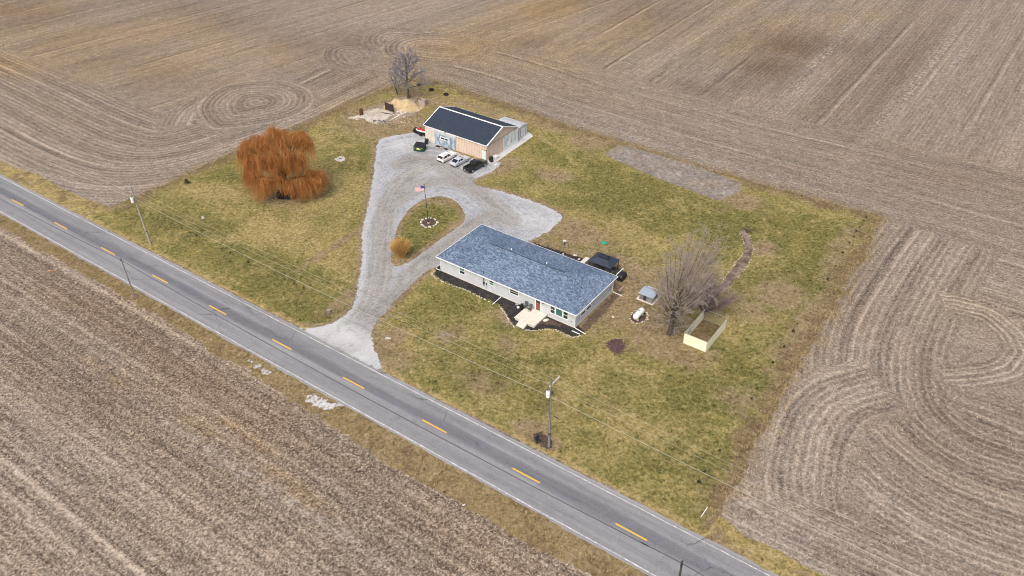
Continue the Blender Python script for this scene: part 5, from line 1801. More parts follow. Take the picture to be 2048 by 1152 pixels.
put_tree('bare_tree', 'smaller leafless tree just left of the round crowned one', G(795, 189, .02), t, (1,), (2, 3, 4, 5, 6), M['bark_dark'], M['twig_grey'], SD)
# sparse bush at the head of the bark path
t = Tree(15)
for i in range(14):
    an, tilt = t.r.uniform(0, 2 * PI), t.r.uniform(.2, 1.0)
    q, rq = t.limb((0, 0, 0), (math.sin(tilt) * math.cos(an), math.sin(tilt) * math.sin(an), math.cos(tilt)), 1.5, .022, .009, 5, 1, .10)
    grow_bare(t, q, rq, 0, [(5, .45, .6, .8, 3, .14, .04, .2)])
r_ = thing('bare_shrub', 'small dark leafless bush at the upper end of the bark path', 'shrub', G(1494, 466, .02))
V, F = t.mesh((1,), SD); link('stems', np_mesh('stems', V, F, [M['bark_dark']]), r_)
V, F = t.mesh((2, 3), SD); link('crown', np_mesh('crown', V, F, [M['bark_dark']]), r_)

# ------------------------------------------------------------------ willow
wl = thing('willow_tree', 'rust orange weeping willow with a hanging curtain of strands', 'tree', G(574, 388, .02))
rw = np.random.default_rng(33)
t = Tree(33)
trunk, trad = t.limb((0, 0, 0), (.0, .0, 1), 4.0, .62, .46, 5, 0, .04)
# heads: (right m, away m, height, dome radius, strands, reach to the ground level)
HEADS = [(-.8, .2, 13.9, 1.7, 300, 7.5), (-2.6, -.8, 12.4, 1.7, 260, 6.0), (.9, -.6, 12.5, 1.7, 260, 6.5), (-5.0, .4, 12.0, 1.8, 280, 5.0), (-7.0, .2, 11.2, 1.7, 280, 4.0), (-8.6, .4, 9.0, 1.3, 170, 3.6),
         (3.2, .6, 12.6, 1.7, 260, 6.0), (5.2, .6, 12.6, 1.6, 260, 6.0), (6.2, .4, 11.0, 1.3, 180, 5.0), (-6.2, -1.8, 9.2, 1.6, 260, 2.4), (-3.6, -2.4, 9.6, 1.7, 230, 3.8), (-.6, -2.6, 10.4, 1.6, 210, 5.2), (2.2, -2.4, 10.2, 1.6, 220, 4.8),
         (4.6, -1.8, 9.6, 1.5, 220, 4.0), (0, 3.2, 12.2, 2.2, 200, 4), (-4, 3.0, 11.0, 2.0, 180, 3), (3.8, 3.0, 11.6, 2.0, 180, 3), (-5.4, -3.4, 6.2, 1.7, 280, .4), (-3.0, -4.2, 5.2, 1.6, 240, .4), (-7.2, -2.6, 6.0, 1.3, 170, .8),
         (2.4, -4.2, 4.6, 1.5, 220, .4), (4.2, -3.2, 4.4, 1.5, 220, .5), (-.8, -3.9, 7.4, 1.3, 120, 3.6), (6.4, -1.6, 5.4, 1.6, 240, 1.6), (8.2, -1.2, 5.2, 1.5, 250, 1.4), (7.2, -2.6, 4.0, 1.5, 200, .6), (5.4, -3.6, 3.4, 1.3, 170, .4),
         (-4.4, -.8, 8.4, 1.9, 260, 2.2), (-1.8, -1.4, 8.6, 1.9, 230, 3.4), (1.4, -1.2, 8.2, 1.9, 240, 2.6), (3.8, -.9, 7.8, 1.9, 240, 2.0), (-6.8, -.6, 7.6, 1.6, 220, 1.4), (0.2, -4.0, 5.4, 1.4, 120, 2.0), (-4.6, -3.9, 4.2, 1.6, 200, .3)]
SP, SR = [], []
K = 8
for hx_, hy_, hz, hr, ns, low in HEADS:
    hx_ = hx_ * .94 + .25
    top = np.array([hx_, hy_, hz - .7])
    st0 = trunk[-1] * np.array([1, 1, 1]) if hz > 7 else trunk[3]
    # limb from trunk to the head, arching
    mid = (st0 + top) / 2 + np.array([0, 0, .14 * np.linalg.norm(top[:2])])
    us = np.linspace(0, 1, 8)[:, None]
    q = (1 - us) ** 2 * st0 + 2 * us * (1 - us) * mid + us ** 2 * top + rw.normal(0, .08, (8, 3)) * np.sin(us * PI)
    t.lev.setdefault((1, 8), []).append((q, np.linspace(.22, .05, 8)))
    for b in range(5):
        an = rw.uniform(0, 2 * PI)
        e = top + np.array([math.cos(an) * hr * .75, math.sin(an) * hr * .75, .25])
        us6 = np.linspace(0, 1, 6)[:, None]
        m_ = (top + e) / 2 + np.array([0, 0, .7])
        qq = (1 - us6) ** 2 * q[5] + 2 * us6 * (1 - us6) * m_ + us6 ** 2 * e
        t.lev.setdefault((2, 6), []).append((qq, np.linspace(.06, .022, 6)))
    ns = int(ns * 1.15)
    an = rw.uniform(0, 2 * PI, ns)
    rr = hr * np.sqrt(rw.uniform(0.02, 1, ns))
    clump = 1 + .32 * np.sin(an * 5 + hx_) + .15 * np.sin(an * 11 + hy_)
    rr *= clump
    ln_ = np.maximum(rw.uniform(.35, 1.0, ns) * np.minimum(hz - low * .8, 4.1), .8)
    zt = hz + .5 - (rr / hr) ** 2 * .9 + rw.normal(0, .38, ns)
    u = np.linspace(0, 1, K)
    out = np.minimum(u * 2.6, 1.0) ** .6
    P = np.zeros((ns, K, 3))
    sw = rw.normal(0, .55, (ns, 2))
    R0 = rr * .45
    R1 = rr * rw.uniform(.95, 1.18, ns)
    rad_t = R0[:, None] + (R1 - R0)[:, None] * out[None, :]
    P[:, :, 0] = hx_ + np.cos(an)[:, None] * rad_t + sw[:, :1] * u[None] ** 1.5 + rw.normal(0, .05, (ns, K))
    P[:, :, 1] = hy_ + np.sin(an)[:, None] * rad_t + sw[:, 1:] * u[None] ** 1.5 + rw.normal(0, .05, (ns, K))
    arch = np.sin(np.minimum(u * 2.4, 1.0) * PI * .5) * .35
    P[:, :, 2] = zt[:, None] + arch[None] * rw.uniform(.4, 1.4, ns)[:, None] - (np.maximum(u - .16, 0) / .84)[None] ** 1.15 * ln_[:, None]
    P[:, :, 2] = np.maximum(P[:, :, 2], rw.uniform(.12, .6, ns)[:, None])
    hole = (np.abs(P[:, :, 0]) < 2.5) & (P[:, :, 1] < -.3)
    P[:, :, 2] = np.where(hole, np.maximum(P[:, :, 2], 2.3 + .5 * np.cos(P[:, :, 0] * 4)), P[:, :, 2])
    SP.append(P)
    SR.append(np.tile(np.linspace(.017, .009, K), (ns, 1)) * rw.uniform(.7, 1.3, ns)[:, None])
SP, SR = np.concatenate(SP), np.concatenate(SR)
# side sprigs: short hanging bits that thicken the curtain
sel = rw.integers(0, len(SP), 9000)
jj = rw.integers(1, K - 1, 9000)
base = SP[sel, jj]
dv = rw.normal(0, .22, (9000, 3)); dv[:, 2] = -np.abs(rw.normal(.42, .16, 9000))
SPR = np.stack([base, base + dv * .5 + rw.normal(0, .04, (9000, 3)), base + dv], 1)
SPR[:, :, 2] = np.maximum(SPR[:, :, 2], .08)
V1, F1 = tubes(SP, SR, 3)
V2, F2 = tubes(SPR, np.tile(np.array([.016, .013, .006]), (9000, 1)), 3)
M['willow'] = leafy('willow_orange', sc=.42, w=(.35, .95), cols= [(.19, .072, .024), (.36, .145, .045), (.50, .24, .08), (.64, .38, .16)])
V, F = t.mesh((0, 1, 2), SD)
link('trunk', np_mesh('trunk', V, F, [bark('willow_bark', (.045, .026, .016), (.15, .075, .04))], None, True), wl)
link('crown', np_mesh('crown', np.r_[V1, V2], np.r_[F1, F2 + len(V1)], [M['willow']]), wl)
wl.scale = (.94, .94, .97)

# ------------------------------------------------------------------ ornamental grass clump
gr_ = thing('ornamental_grass', 'golden clump of tall dry ornamental grass on the island tip', 'grass clump', G(803, 514, .05))
rg = np.random.default_rng(4)
n = 1500
an = rg.uniform(0, 2 * PI, n)
b0 = rg.uniform(0, .65, n)
tl_ = rg.uniform(.0, .55, n)
L = rg.uniform(2.4, 4.1, n)
u = np.linspace(0, 1, 5)
P = np.zeros((n, 5, 3))
rr = b0[:, None] + (np.sin(tl_) * L)[:, None] * u[None] ** 1.4
P[:, :, 0] = np.cos(an)[:, None] * rr + rg.normal(0, .05, (n, 5)) * u
P[:, :, 1] = np.sin(an)[:, None] * rr + rg.normal(0, .05, (n, 5)) * u
P[:, :, 2] = (np.cos(tl_) * L)[:, None] * u[None] * (1 - .12 * u[None])
V, F = tubes(P, np.tile(np.array([.018, .018, .017, .020, .008]), (n, 1)), 3)
link('blades', np_mesh('blades', V, F, [leafy('golden_grass', [(.34, .16, .04), (.54, .31, .08), (.66, .45, .16), (.74, .58, .30)])]), gr_)

# ------------------------------------------------------------------ saplings
def sapling_mesh(seed):
    q = MB()
    r = random.Random(seed)
    q.tube([(0, 0, 0), (0, 0, .7)], [.03, .012], 5)
    for k in range(120):
        z = r.uniform(.05, .95)
        R_ = .40 * (1.05 - z) * r.uniform(.5, 1.1)
        a = r.uniform(0, 2 * PI)
        p = Vector((math.cos(a) * R_, math.sin(a) * R_, z * .95))
        d = Vector((math.cos(a), math.sin(a), r.uniform(-.3, .5))).normalized() * .17
        w = Vector((-math.sin(a), math.cos(a), r.uniform(-.4, .4))).normalized() * .065
        q.quad(p - w, p + w, p + d + w * .2, p + d - w * .2)
    me = q.build('sapling_mesh', M['evergreen'])
    m_ = me.data
    bpy.data.objects.remove(me)
    return m_


SAP = [sapling_mesh(i) for i in range(3)]
SETS = [
    ('small dark evergreen sapling in the row down the right lawn edge', 'saplings along the right lawn edge',
     [(1603, 393), (1732, 436), (1727, 443), (1719, 455), (1713, 463), (1707, 475), (1698, 487), (1685, 507), (1671, 533), (1641, 579), (1594, 649), (1586, 664), (1568, 695), (1545, 727), (1514, 778), (1503, 799), (1655, 560)], .9),
    ('small dark evergreen sapling in the row along the roadside lawn left of the driveway', 'saplings along the roadside lawn',
     [(363, 458), (380, 466), (394, 472), (412, 482), (445, 498), (461, 507), (497, 526), (550, 550), (570, 560), (589, 568), (608, 577), (302, 430)], .75),
    ('dark evergreen sapling on the roadside lawn near the white marker post', 'saplings near the marker post', [(1439, 902), (1409, 945), (1397, 966)], 1.15),
]
k = 0
for lab, grp, pts_, sc in SETS:
    for q in pts_:
        o = link('sapling', SAP[k % 3])
        o.location = G(q[0], q[1], .02)
        s_ = .52 * sc * random.uniform(.7, 1.2)
        o.scale = (s_ * 1.1, s_ * 1.1, s_)
        o.rotation_euler = (0, 0, random.uniform(0, 6))
        tag(o, lab, 'sapling', grp)
        k += 1
o = link('sapling', SAP[0]); o.location = G(374, 367, .02); o.scale = (1.3, 1.3, 1.1)
tag(o, 'lone dark bush at the lawn edge left of the willow', 'sapling')

# ------------------------------------------------------------------ stones
def stone_mesh(seed, mat):
    bm = bmesh.new()
    bmesh.ops.create_icosphere(bm, subdivisions=2, radius=.5)
    r = np.random.default_rng(seed)
    f = r.normal(0, 1, (4, 3)); ph = r.uniform(0, 6, 4)
    for v in bm.verts:
        c = np.array(v.co)
        k_ = 1 + .16 * sum(math.sin(3.2 * (c @ f[i]) + ph[i]) for i in range(4)) / 2
        v.co = Vector((c[0] * k_ * 1.15, c[1] * k_ * .85, max(c[2] * k_ * .7, -.18) + .16))
    me = bpy.data.meshes.new('stone_mesh')
    bm.to_mesh(me); bm.free()
    me.materials.append(mat)
    return me


ST = [stone_mesh(i, M['stone_white']) for i in range(5)]
STT = [stone_mesh(i + 9, M['stone_tan']) for i in range(3)]


def stones(pts, n, size, lab, grp, closed=False, z=.045, lib=None, jit=.06, gap=.0):
    P = spline(Gn(pts), .1, closed)
    if closed:
        P = np.r_[P, P[:1]]
    d = np.r_[0, np.cumsum(np.hypot(*np.diff(P, axis=0).T))]
    for i in range(n):
        u = (i + random.uniform(.2, .8)) / n * d[-1]
        if random.random() < gap:
            continue
        x, y = np.interp(u, d, P[:, 0]), np.interp(u, d, P[:, 1])
        o = link('stone', random.choice(lib or ST))
        s_ = .68 * size * random.uniform(.6, 1.3)
        o.location = (x + random.gauss(0, jit), y + random.gauss(0, jit), z)
        o.scale = (s_ * random.uniform(.9, 1.3), s_, s_ * random.uniform(.8, 1.1))
        o.rotation_euler = (0, 0, random.uniform(0, 6.3))
        tag(o, lab, 'stone', grp)


stones([(868, 543), (864, 548), (869, 556), (880, 561), (893, 567), (912, 574), (932, 581), (946, 588), (960, 595), (978, 603), (990, 608)], 62, .30, 'white edging stone along the left half of the front mulch bed', 'edging stones of the front bed, left run', gap=.08)
stones([(1000, 615), (1006, 622), (1012, 632), (1017, 640), (1021, 647), (1030, 655)], 26, .28, 'white edging stone where the front bed curves toward the porch steps', 'edging stones of the front bed, by the steps', gap=.15)
stones([(1050, 660), (1066, 662), (1085, 660), (1100, 660), (1113, 662), (1124, 667), (1134, 672), (1146, 675), (1156, 674), (1160, 670)], 48, .26, 'white edging stone along the bed from the porch steps to the corner', 'edging stones of the front bed, right run', gap=.08)
stones([(842, 445), (846, 440), (856, 437), (866, 438), (873, 443), (873, 449), (864, 454), (852, 455), (844, 451)], 20, .55, 'white stone in the ring round the flagpole', 'stones ringing the flagpole', True, .06)
stones([(1259, 634), (1265, 625), (1278, 619), (1291, 624), (1296, 634), (1291, 642), (1278, 647), (1265, 645)], 26, .36, 'white stone in the ring round the propane tank', 'stones ringing the tank', True, .04, gap=.1)
stones([(1479, 465), (1485, 480), (1489, 496), (1484, 510), (1471, 526), (1457, 545), (1447, 560), (1440, 572)], 40, .26, 'white stone along the left side of the bark path', 'left edging stones of the bark path', z=.035, gap=.15, lib=ST[:2] + STT)
stones([(1497, 466), (1502, 480), (1506, 498), (1501, 520), (1491, 537), (1478, 552), (1463, 572), (1450, 588)], 36, .26, 'white stone along the right side of the bark path', 'right edging stones of the bark path', z=.035, gap=.2, lib=ST[:2] + STT)
stones([(672, 318), (676, 315), (683, 314), (689, 317), (688, 321), (681, 323), (674, 321)], 13, .52, 'white stone of the fire ring right of the willow', 'stones of the fire ring', True, .03, jit=.03)
for px_, py_, s_, lab in ((1092, 641, .85, 'large white boulder in the brown mulch beside the porch'), (1226, 634, .45, 'single white rock on the grass off the house end wall'), (776, 677, .6, 'pale flat rock right of the driveway mouth'),
                          (1150, 511, .55, 'white rock in the black bed behind the house'), (1158, 519, .5, 'grey rock beside the white one behind the house'), (1126, 508, .45, 'pale rock at the far part of the back bed'),
                          (406, 436, .7, 'flat white stone lying in the roadside lawn'), (992, 331, .9, 'tan rock by the gravel edge near the apron'), (928, 1010, .35, 'white scrap in the stubble field')):
    o = link('rock', random.choice(ST)); o.location = G(px_, py_, .04); o.scale = (s_ * 1.2, s_ * .9, s_ * .7); o.rotation_euler = (0, 0, random.uniform(0, 6)); tag(o, lab, 'rock')
ash = thing('fire_pit_bowl', 'ash bed with charred sticks inside the white fire ring', 'ash bed', G(681, 318.5, .03))
g = MB(); g.lathe([(.95, 0), (.9, .05), (.3, .08), (.02, .09)], n=18); g.build('ash', paint('grey_ash', (.50, .49, .48), .95, .3, 4), ash)
g = MB(); g.tube([(-.6, -.2, .12), (.5, .3, .2)], .05, 5); g.tube([(-.3, .5, .12), (.3, -.5, .16)], .045, 5); g.build('charred_stick', M['black_plastic'], ash)

# ------------------------------------------------------------------ poles and wires
def up_loc(px_, py_):
    return G(px_, py_, 0.02)


def pole_body(par, h, r0, r1, mat, lean=(0, 0)):
    g = MB()
    zs = np.linspace(0, h, 9)
    g.tube([(lean[0] * z / h, lean[1] * z / h, z) for z in zs], [r0 + (r1 - r0) * z / h for z in zs], 12)
    return g.build('shaft', mat, par, smooth=True)


A_ = math.atan2(RU[1], RU[0])
pl1 = thing('utility_pole', 'pale utility pole with a white transformer at the field corner', 'pole', up_loc(301, 488), A_)
pole_body(pl1, 11.7, .20, .12, M['pole_wood'], (-.75, .1))
def transformer(par, x, y, z):
    g = MB(); g.lathe([(.20, z - .5), (.27, z - .46), (.27, z + .40), (.23, z + .48), (.05, z + .52)], (x, y, 0), 14); tr_ = g.build('transformer', paint('pale_transformer', (.66, .70, .70), .4, .05, 2), par, smooth=True)
    g = MB()
    for a in (-.1, .1):
        g.lathe([(.03, z + .5), (.05, z + .58), (.03, z + .66), (.05, z + .72), (.02, z + .80)], (x + a, y, 0), 7)
    g.build('bushing', M['dark_steel'], tr_)
    return tr_
transformer(pl1, -.62 + .06, -.42, 9.25)
g = MB(); g.box(-.95, -.16, 9.0, -.55, .02, 9.4); g.tube([(-.55, -.2, 8.0), (-.65, -.22, 10.4)], .02, 5); g.box(-.82, .1, 8.3, -.6, .28, 8.7); g.build('bracket', M['dark_steel'], pl1)
g = MB(); g.lathe([(.19, 2.4), (.19, 2.75)], (-.17, .03, 0), 12); g.build('band', M['black'], pl1)
g = MB(); g.tube([(-.75, -.9, 11.2), (-.75, 1.1, 11.2)], .055, 5); g.build('crossarm', M['pole_grey'], pl1)
for yy in (-.85, .1, 1.05):
    g = MB(); g.lathe([(.05, 11.25), (.07, 11.33), (.04, 11.42)], (-.75, yy, 0), 7); g.build('insulator', M['galv'], pl1)

pl2 = thing('utility_pole', 'grey utility pole with a white crossarm and round transformer by the mailbox', 'pole', up_loc(1098, 893), A_)
pole_body(pl2, 11.9, .19, .12, M['pole_grey'], (.05, .0))
transformer(pl2, -.05, -.45, 9.9)
g = MB(); g.box(-.02, -.30, 11.0, .12, 2.05, 11.14); g.build('crossarm', paint('white_crossarm', (.58, .57, .52), .6, .1, 3), pl2)
for yy in (-.2, 1.0, 1.95):
    g = MB(); g.lathe([(.05, 11.14), (.08, 11.24), (.04, 11.36)], (.05, yy, 0), 8); g.build('insulator', M['galv'], pl2)
g = MB(); g.lathe([(.18, 2.3), (.18, 2.65)], (.01, 0, 0), 12); g.build('band', M['black'], pl2)
g = MB(); g.tube([(.02, -.16, 9.5), (.02, -.18, 5.4)], .02, 5); g.box(-.1, .1, 9.5, .18, .3, 9.9); g.tube([(.05, .1, 11.9), (.05, .1, 12.2)], .03, 5); g.build('conduit', M['dark_steel'], pl2)

pl3 = thing('utility_pole', 'thin bare grey pole leaning on the field side of the road', 'pole', up_loc(271, 598), A_)
pole_body(pl3, 8.1, .12, .08, M['pole_grey'], (-.35, .1))
g = MB(); g.box(-.42, -.12, 7.6, -.28, .16, 7.75); g.build('bracket', M['dark_steel'], pl3)
s3, t3 = st(np.array([[*up_loc(271, 598)]]))
TEL = t3[0]
# the next pole of that line stands below the picture
def s_for_px(x_target, t, z):
    lo, hi = 60., 260.
    for _ in range(50):
        mid_ = (lo + hi) / 2
        q = np.array(S(mid_, t, z)) - np.array([0, 0, CAMH])
        x = 1024 + FPX * (q @ _rt) / (q @ _fw)
        lo, hi = (mid_, hi) if x < x_target else (lo, mid_)
    return lo
S4 = s_for_px(1364, TEL, 7.6)
pl4 = thing('utility_pole', 'dark pole whose top rises over the road across from the right field', 'pole', S(S4, TEL, .02), A_)
pole_body(pl4, 8.0, .15, .11, paint('dark_pole', (.06, .052, .048), .9, .3, 3), (0, 0))
g = MB(); g.box(-.12, -.2, 7.3, .12, -.1, 7.5); g.build('bracket', M['dark_steel'], pl4)


def wire(a, b, sag, r, mat, label, n=28, extra=None):
    a, b = Vector(a), Vector(b)
    u = np.linspace(0, 1, n)
    P = np.array([a + (b - a) * float(k_) - Vector((0, 0, 4 * sag * k_ * (1 - k_))) for k_ in u])
    V, F = tubes(P[None], np.full((1, n), r), 5)
    me = np_mesh('power_line', V, F, [mat], None, True)
    o = link('power_line', me)
    tag(o, label, 'wire')
    return o


def on(pole, x, y, z):
    c_, s_ = math.cos(A_), math.sin(A_)
    l = pole.location
    return Vector((l.x + c_ * x - s_ * y, l.y + s_ * x + c_ * y, l.z + z))


NXT = S(st(np.array([[*pl2.location]]))[0][0] + 88, st(np.array([[*pl2.location]]))[1][0] + .5, 0)
PRV = S(st(np.array([[*pl1.location]]))[0][0] - 88, st(np.array([[*pl1.location]]))[1][0] - .5, 0)
def off(base, y, z):
    return Vector((base.x + RN[0] * y, base.y + RN[1] * y, z))
for i, (y1_, y2_, z1_, z2_, sag, r_w, mt_, nm_) in enumerate((
        (-.85, -.2, 11.45, 11.38,   .9, .012, 'wire_pale', 'thin pale'), (.1, 1.0, 11.45, 11.38,   .9, .012, 'wire_pale', 'middle thin pale'), (1.05, 1.95, 11.45, 11.38, .9, .012, 'wire_black', 'dark outer'),
        (-.2, -.2, 9.6, 9.4, 1.0, .022, 'wire_pale', 'thicker pale'))):
    wire(on(pl1, -.75 if z1_ > 10 else -.6, y1_, z1_), on(pl2, .05, y2_, z2_), sag, r_w, M[mt_], nm_ + ' power line spanning the driveway between the two transformer poles')
    wire(on(pl2, .05, y2_, z2_), off(NXT, y2_, z2_), sag, r_w, M[mt_], nm_ + ' power line running from the crossarm pole over the right field')
    wire(off(PRV, y1_, z1_), on(pl1, -.75 if z1_ > 10 else -.6, y1_, z1_), sag, r_w, M[mt_], nm_ + ' power line leaving the field corner pole to the left')
wire(on(pl1, -.4, -.2, 6.2), on(pl2, .02, -.2, 6.3), .8, .016, M['wire_black'], 'black cable slung low between the two transformer poles')
wire(on(pl2, .02, -.2, 6.3), off(NXT, -.2, 6.3), .8, .016, M['wire_black'], 'black cable from the crossarm pole over the roadside grass')
sp_ = on(pl2, 1.1, -.2, 6.25)
g = MB(); g.lathe([(.02, -.35), (.06, -.3), (.06, .3), (.02, .35)], n=8, axis='x')
o = g.build('cable_splice', M['wire_black']); o.location = sp_; o.rotation_euler = (0, 0.02, A_); tag(o, 'black splice sleeve on the cable by the crossarm pole', 'cable splice')
tA = on(pl3, -.35, .1, 7.6)
tB = S(S4, TEL + .1, 7.45)
wire(tA, tB, 1.0, .034, M['wire_black'], 'black telephone cable over the road from the leaning pole to the lower pole', 48)
wire(tB, S(S4 + 70, TEL, 7.4), .8, .034, M['wire_black'], 'black telephone cable leaving the lower pole')
wire(S(s3[0] - 90, TEL, 7.6), tA, 1.0, .034, M['wire_black'], 'black telephone cable over the road left of the leaning pole', 48)
u_ = .955
q = tA.lerp(tB, u_) - Vector((0, 0, 4 * u_ * (1 - u_)))
g = MB(); g.lathe([(.02, -.5), (.07, -.42), (.07, .42), (.02, .5)], n=8, axis='x')
o = g.build('cable_splice', M['wire_black']); o.location = q; o.rotation_euler = (0, -.04, A_); tag(o, 'black splice sleeve on the cable over the road', 'cable splice')

# ------------------------------------------------------------------ flagpole
fp = thing('flagpole', 'slim dark flagpole on the driveway island', 'flagpole', G(857, 446, .05))
g = MB(); g.tube([(0, 0, 0), (-.22, 0, 8.2)], [.075, .05], 8); g.build('shaft', M['dark_steel'], fp, smooth=True)
g = MB(); g.lathe([(.02, 8.2), (.09, 8.27), (.09, 8.33), (.02, 8.40)], (-.22, 0, 0), 10); g.build('finial', M['black'], fp)
g = MB(); g.lathe([(.25, 0), (.22, .12), (.1, .14)], n=10); g.build('footing', M['stone_tan'], fp)
fl = thing('flag', 'small flag with red and white stripes and a blue canton on the pole', 'flag', G(857, 446, .05))
nx, nz, FW, FH = 22, 13, 1.75, 1.05
V, F, mi = [], [], []
for j in range(nz + 1):
    for i in range(nx + 1):
        u, v = i / nx, j / nz
        x = -.25 - u * FW * .93
        y = .10 * math.sin(u * 7 + v) * u - .25 * u
        z = 8.0 - FH * v - .16 * u * u + .05 * math.sin(u * 6 + v * 2)
        V.append((x, y, z))
for j in range(nz):
    for i in range(nx):
        a = j * (nx + 1) + i
        F.append((a, a + 1, a + nx + 2, a + nx + 1))
        mi.append(2 if (i < nx * .4 and j < 7) else (0 if j % 2 == 0 else 1))
me = bpy.data.meshes.new('cloth')
me.from_pydata(V, [], F)
for m_ in (paint('flag_red', (.55, .16, .18), .8, .05, 2), paint('flag_white', (.80, .79, .80), .8, .04, 2), paint('flag_blue', (.05, .075, .30), .8, .05, 2)):
    me.materials.append(m_)
me.polygons.foreach_set('material_index', mi)
me.polygons.foreach_set('use_smooth', [True] * len(mi))
link('cloth', me, fl)

# ------------------------------------------------------------------ small roadside and lawn things
mbx = thing('mailbox', 'black mailbox on a post by the road edge', 'mailbox', G(1074, 887, .02), A_)
g = MB(); g.box(-.06, -.06, 0, .06, .06, 1.05); g.build('post', M['black_plastic'], mbx)
g = MB(); g.prism([(-.17, 0), (.17, 0), (.17, .24), (.12, .35), (0, .40), (-.12, .35), (-.17, .24)], 'y', -.36, .30); o = g.build('box_body', M['black_plastic'], mbx); o.location = (0, 0, 1.053)
g = MB(); g.box(-.15, -.375, 1.07, .15, -.362, 1.36); g.build('door', M['black'], mbx)
g = MB(); g.box(.30, -.05, .7, .62, .05, 1.0); g.tube([(.06, 0, .85), (.31, 0, .85)], .03, 5); g.build('paper_holder', M['black_plastic'], mbx)
mk = thing('marker_post', 'white marker post leaning in the verge grass', 'post', G(1402, 1034, .02), A_)
g = MB(); g.tube([(0, 0, 0), (.42, .35, 1.75)], .05, 8); g.build('shaft', M['white'], mk, smooth=True)
g = MB(); g.lathe([(.055, 1.6), (.055, 1.72)], (.40, .335, 0), 8); g.build('cap', M['white_dirty'], mk)
sm = thing('tree_stump', 'sawn tree stump in the lawn beside the driveway mouth', 'stump', G(658, 624, .02))
g = MB(); g.lathe([(.50, 0), (.40, .10), (.36, .40), (.355, .42)], n=14); g.build('bark', bark('stump_bark', (.08, .06, .045), (.2, .16, .12)), sm, smooth=True)
g = MB(); g.lathe([(.34, .421), (.33, .445), (.02, .45)], n=14); g.build('cut_face', paint('stump_cut', (.36, .30, .22), .9, .2, 5), sm)
lid = thing('septic_lid', 'round green septic lid in the back lawn', 'lid', G(1208, 486, .02))
g = MB(); g.lathe([(.55, 0), (.55, .10), (.48, .16), (.15, .20), (.02, .20)], n=20); g.build('cover', paint('green_plastic', (.03, .30, .17), .5, .1, 2), lid, smooth=True)
g = MB(); g.lathe([(.58, 0), (.58, .05)], n=20); g.build('riser_rim', paint('green_rim', (.02, .16, .09), .6, .1, 2), lid)
for px_, py_, lab in ((838, 171, 'old tyre with a white scrap lying right of the bare corner tree'), (863, 181, 'old black tyre flat in the corner grass'), (892, 190, 'old black tyre nearest the garage back')):
    ty = thing('old_tyre', lab, 'tyre', G(px_, py_, .03), random.random(), 'old tyres in the corner grass')
    g = MB(); g.lathe([(.42, .02), (.62, .06), (.66, .22), (.6, .38), (.42, .42), (.38, .3), (.38, .12)], n=18); g.build('tread', M['rubber'], ty, smooth=True)
    g = MB(); g.lathe([(.37, .04), (.37, .10), (.02, .12)], n=14); g.build('soil_fill', M['timber'], ty)
bb = thing('bird_bath', 'small dark bird bath behind the house bed', 'bird bath', G(1129, 490, .02))
g = MB(); g.lathe([(.16, 0), (.07, .15), (.06, .7), (.10, .75)], n=10); g.build('stem', M['dark_steel'], bb)
g = MB(); g.lathe([(.08, .752), (.34, .86), (.36, .90), (.30, .88), (.05, .80)], n=14); g.build('bowl', M['stone_white'], bb)
bb = thing('garden_hook', 'thin black garden hook in the back bed', 'garden hook', G(1137, 497, .03))
g = MB(); g.tube([(0, 0, 0), (0, 0, 1.7), (.1, 0, 1.9), (.3, 0, 1.9), (.35, 0, 1.75)], .02, 5); g.build('rod', M['black'], bb)
ow = thing('pipe_scrap', 'orange scrap lying in the stubble field', 'scrap', G(105, 542, .03), .3)
g = MB(); g.tube([(-.6, 0, .06), (.0, .05, .10), (.6, -.05, .06)], .07, 6); g.build('strip', paint('orange_scrap', (.50, .22, .06), .7, .2, 3), ow)
g = MB(); g.tube([(-.2, -.2, .05), (.2, .2, .08)], .05, 5); g.build('offcut', M['timber'], ow)

# ------------------------------------------------------------------ old slab, burn barrel, panel, sand heap, crate
slb = pxpatch('old_slab', [(720, 233), (727, 224), (740, 219), (757, 217), (775, 221), (787, 229), (776, 237), (764, 243), (752, 250), (740, 247), (730, 241)], .060, M['old_concrete'], .22, .4, 61, 'cracked pale concrete slab by the burn barrel')
sdh = thing('sand_heap', 'two humped heap of tan sand behind the dark panel', 'heap', G(808, 214, .02))
bm = bmesh.new()
bmesh.ops.create_grid(bm, x_segments=44, y_segments=36, size=1)
rsd = np.random.default_rng(3)
for v in bm.verts:
    x, y = v.co.x * 5.2, v.co.y * 4.2
    h = 1.9 * math.exp(-((x + 2.0) ** 2 / 3.2 + (y - .4) ** 2 / 3.4)) + 2.1 * math.exp(-((x - 1.2) ** 2 / 4.2 + (y + .3) ** 2 / 3.0))
    h += .10 * math.sin(3.1 * x + 1.7 * y) * min(h, 1) + rsd.normal(0, .035) * min(1, h * 2)
    v.co = Vector((x, y, h - .10))
me = bpy.data.meshes.new('sand'); bm.to_mesh(me); bm.free()
me.polygons.foreach_set('use_smooth', [True] * len(me.polygons))
m = NT('tan_sand', .95, .1)
n1 = m.noise(m.obj(), 1.6, 6, .75)
m.bump(n1, .12, .8)
me.materials.append(m.done(m.ramp(n1, [(.3, (.25, .185, .10)), (.5, (.43, .335, .20)), (.7, (.55, .45, .29))])))
o = link('sand', me, sdh)
pn = thing('board_panel', 'dark scorched board panel standing on posts before the sand heap', 'panel', G(779, 223, .05), -.66)
g = MB()
for k_ in range(4):
    g.box(-1.35, -.04, .25 + k_ * .45, 1.35, .04, .25 + k_ * .45 + .42)
g.build('boards', paint('scorched_board', (.045, .028, .026), .9, .5, 3), pn)
for xx in (-1.3, .55, 1.3):
    g = MB(); g.box(xx - .07, .045, 0, xx + .07, .17, 2.25); g.build('post', M['timber'] if xx == .55 else M['bark_dark'], pn)
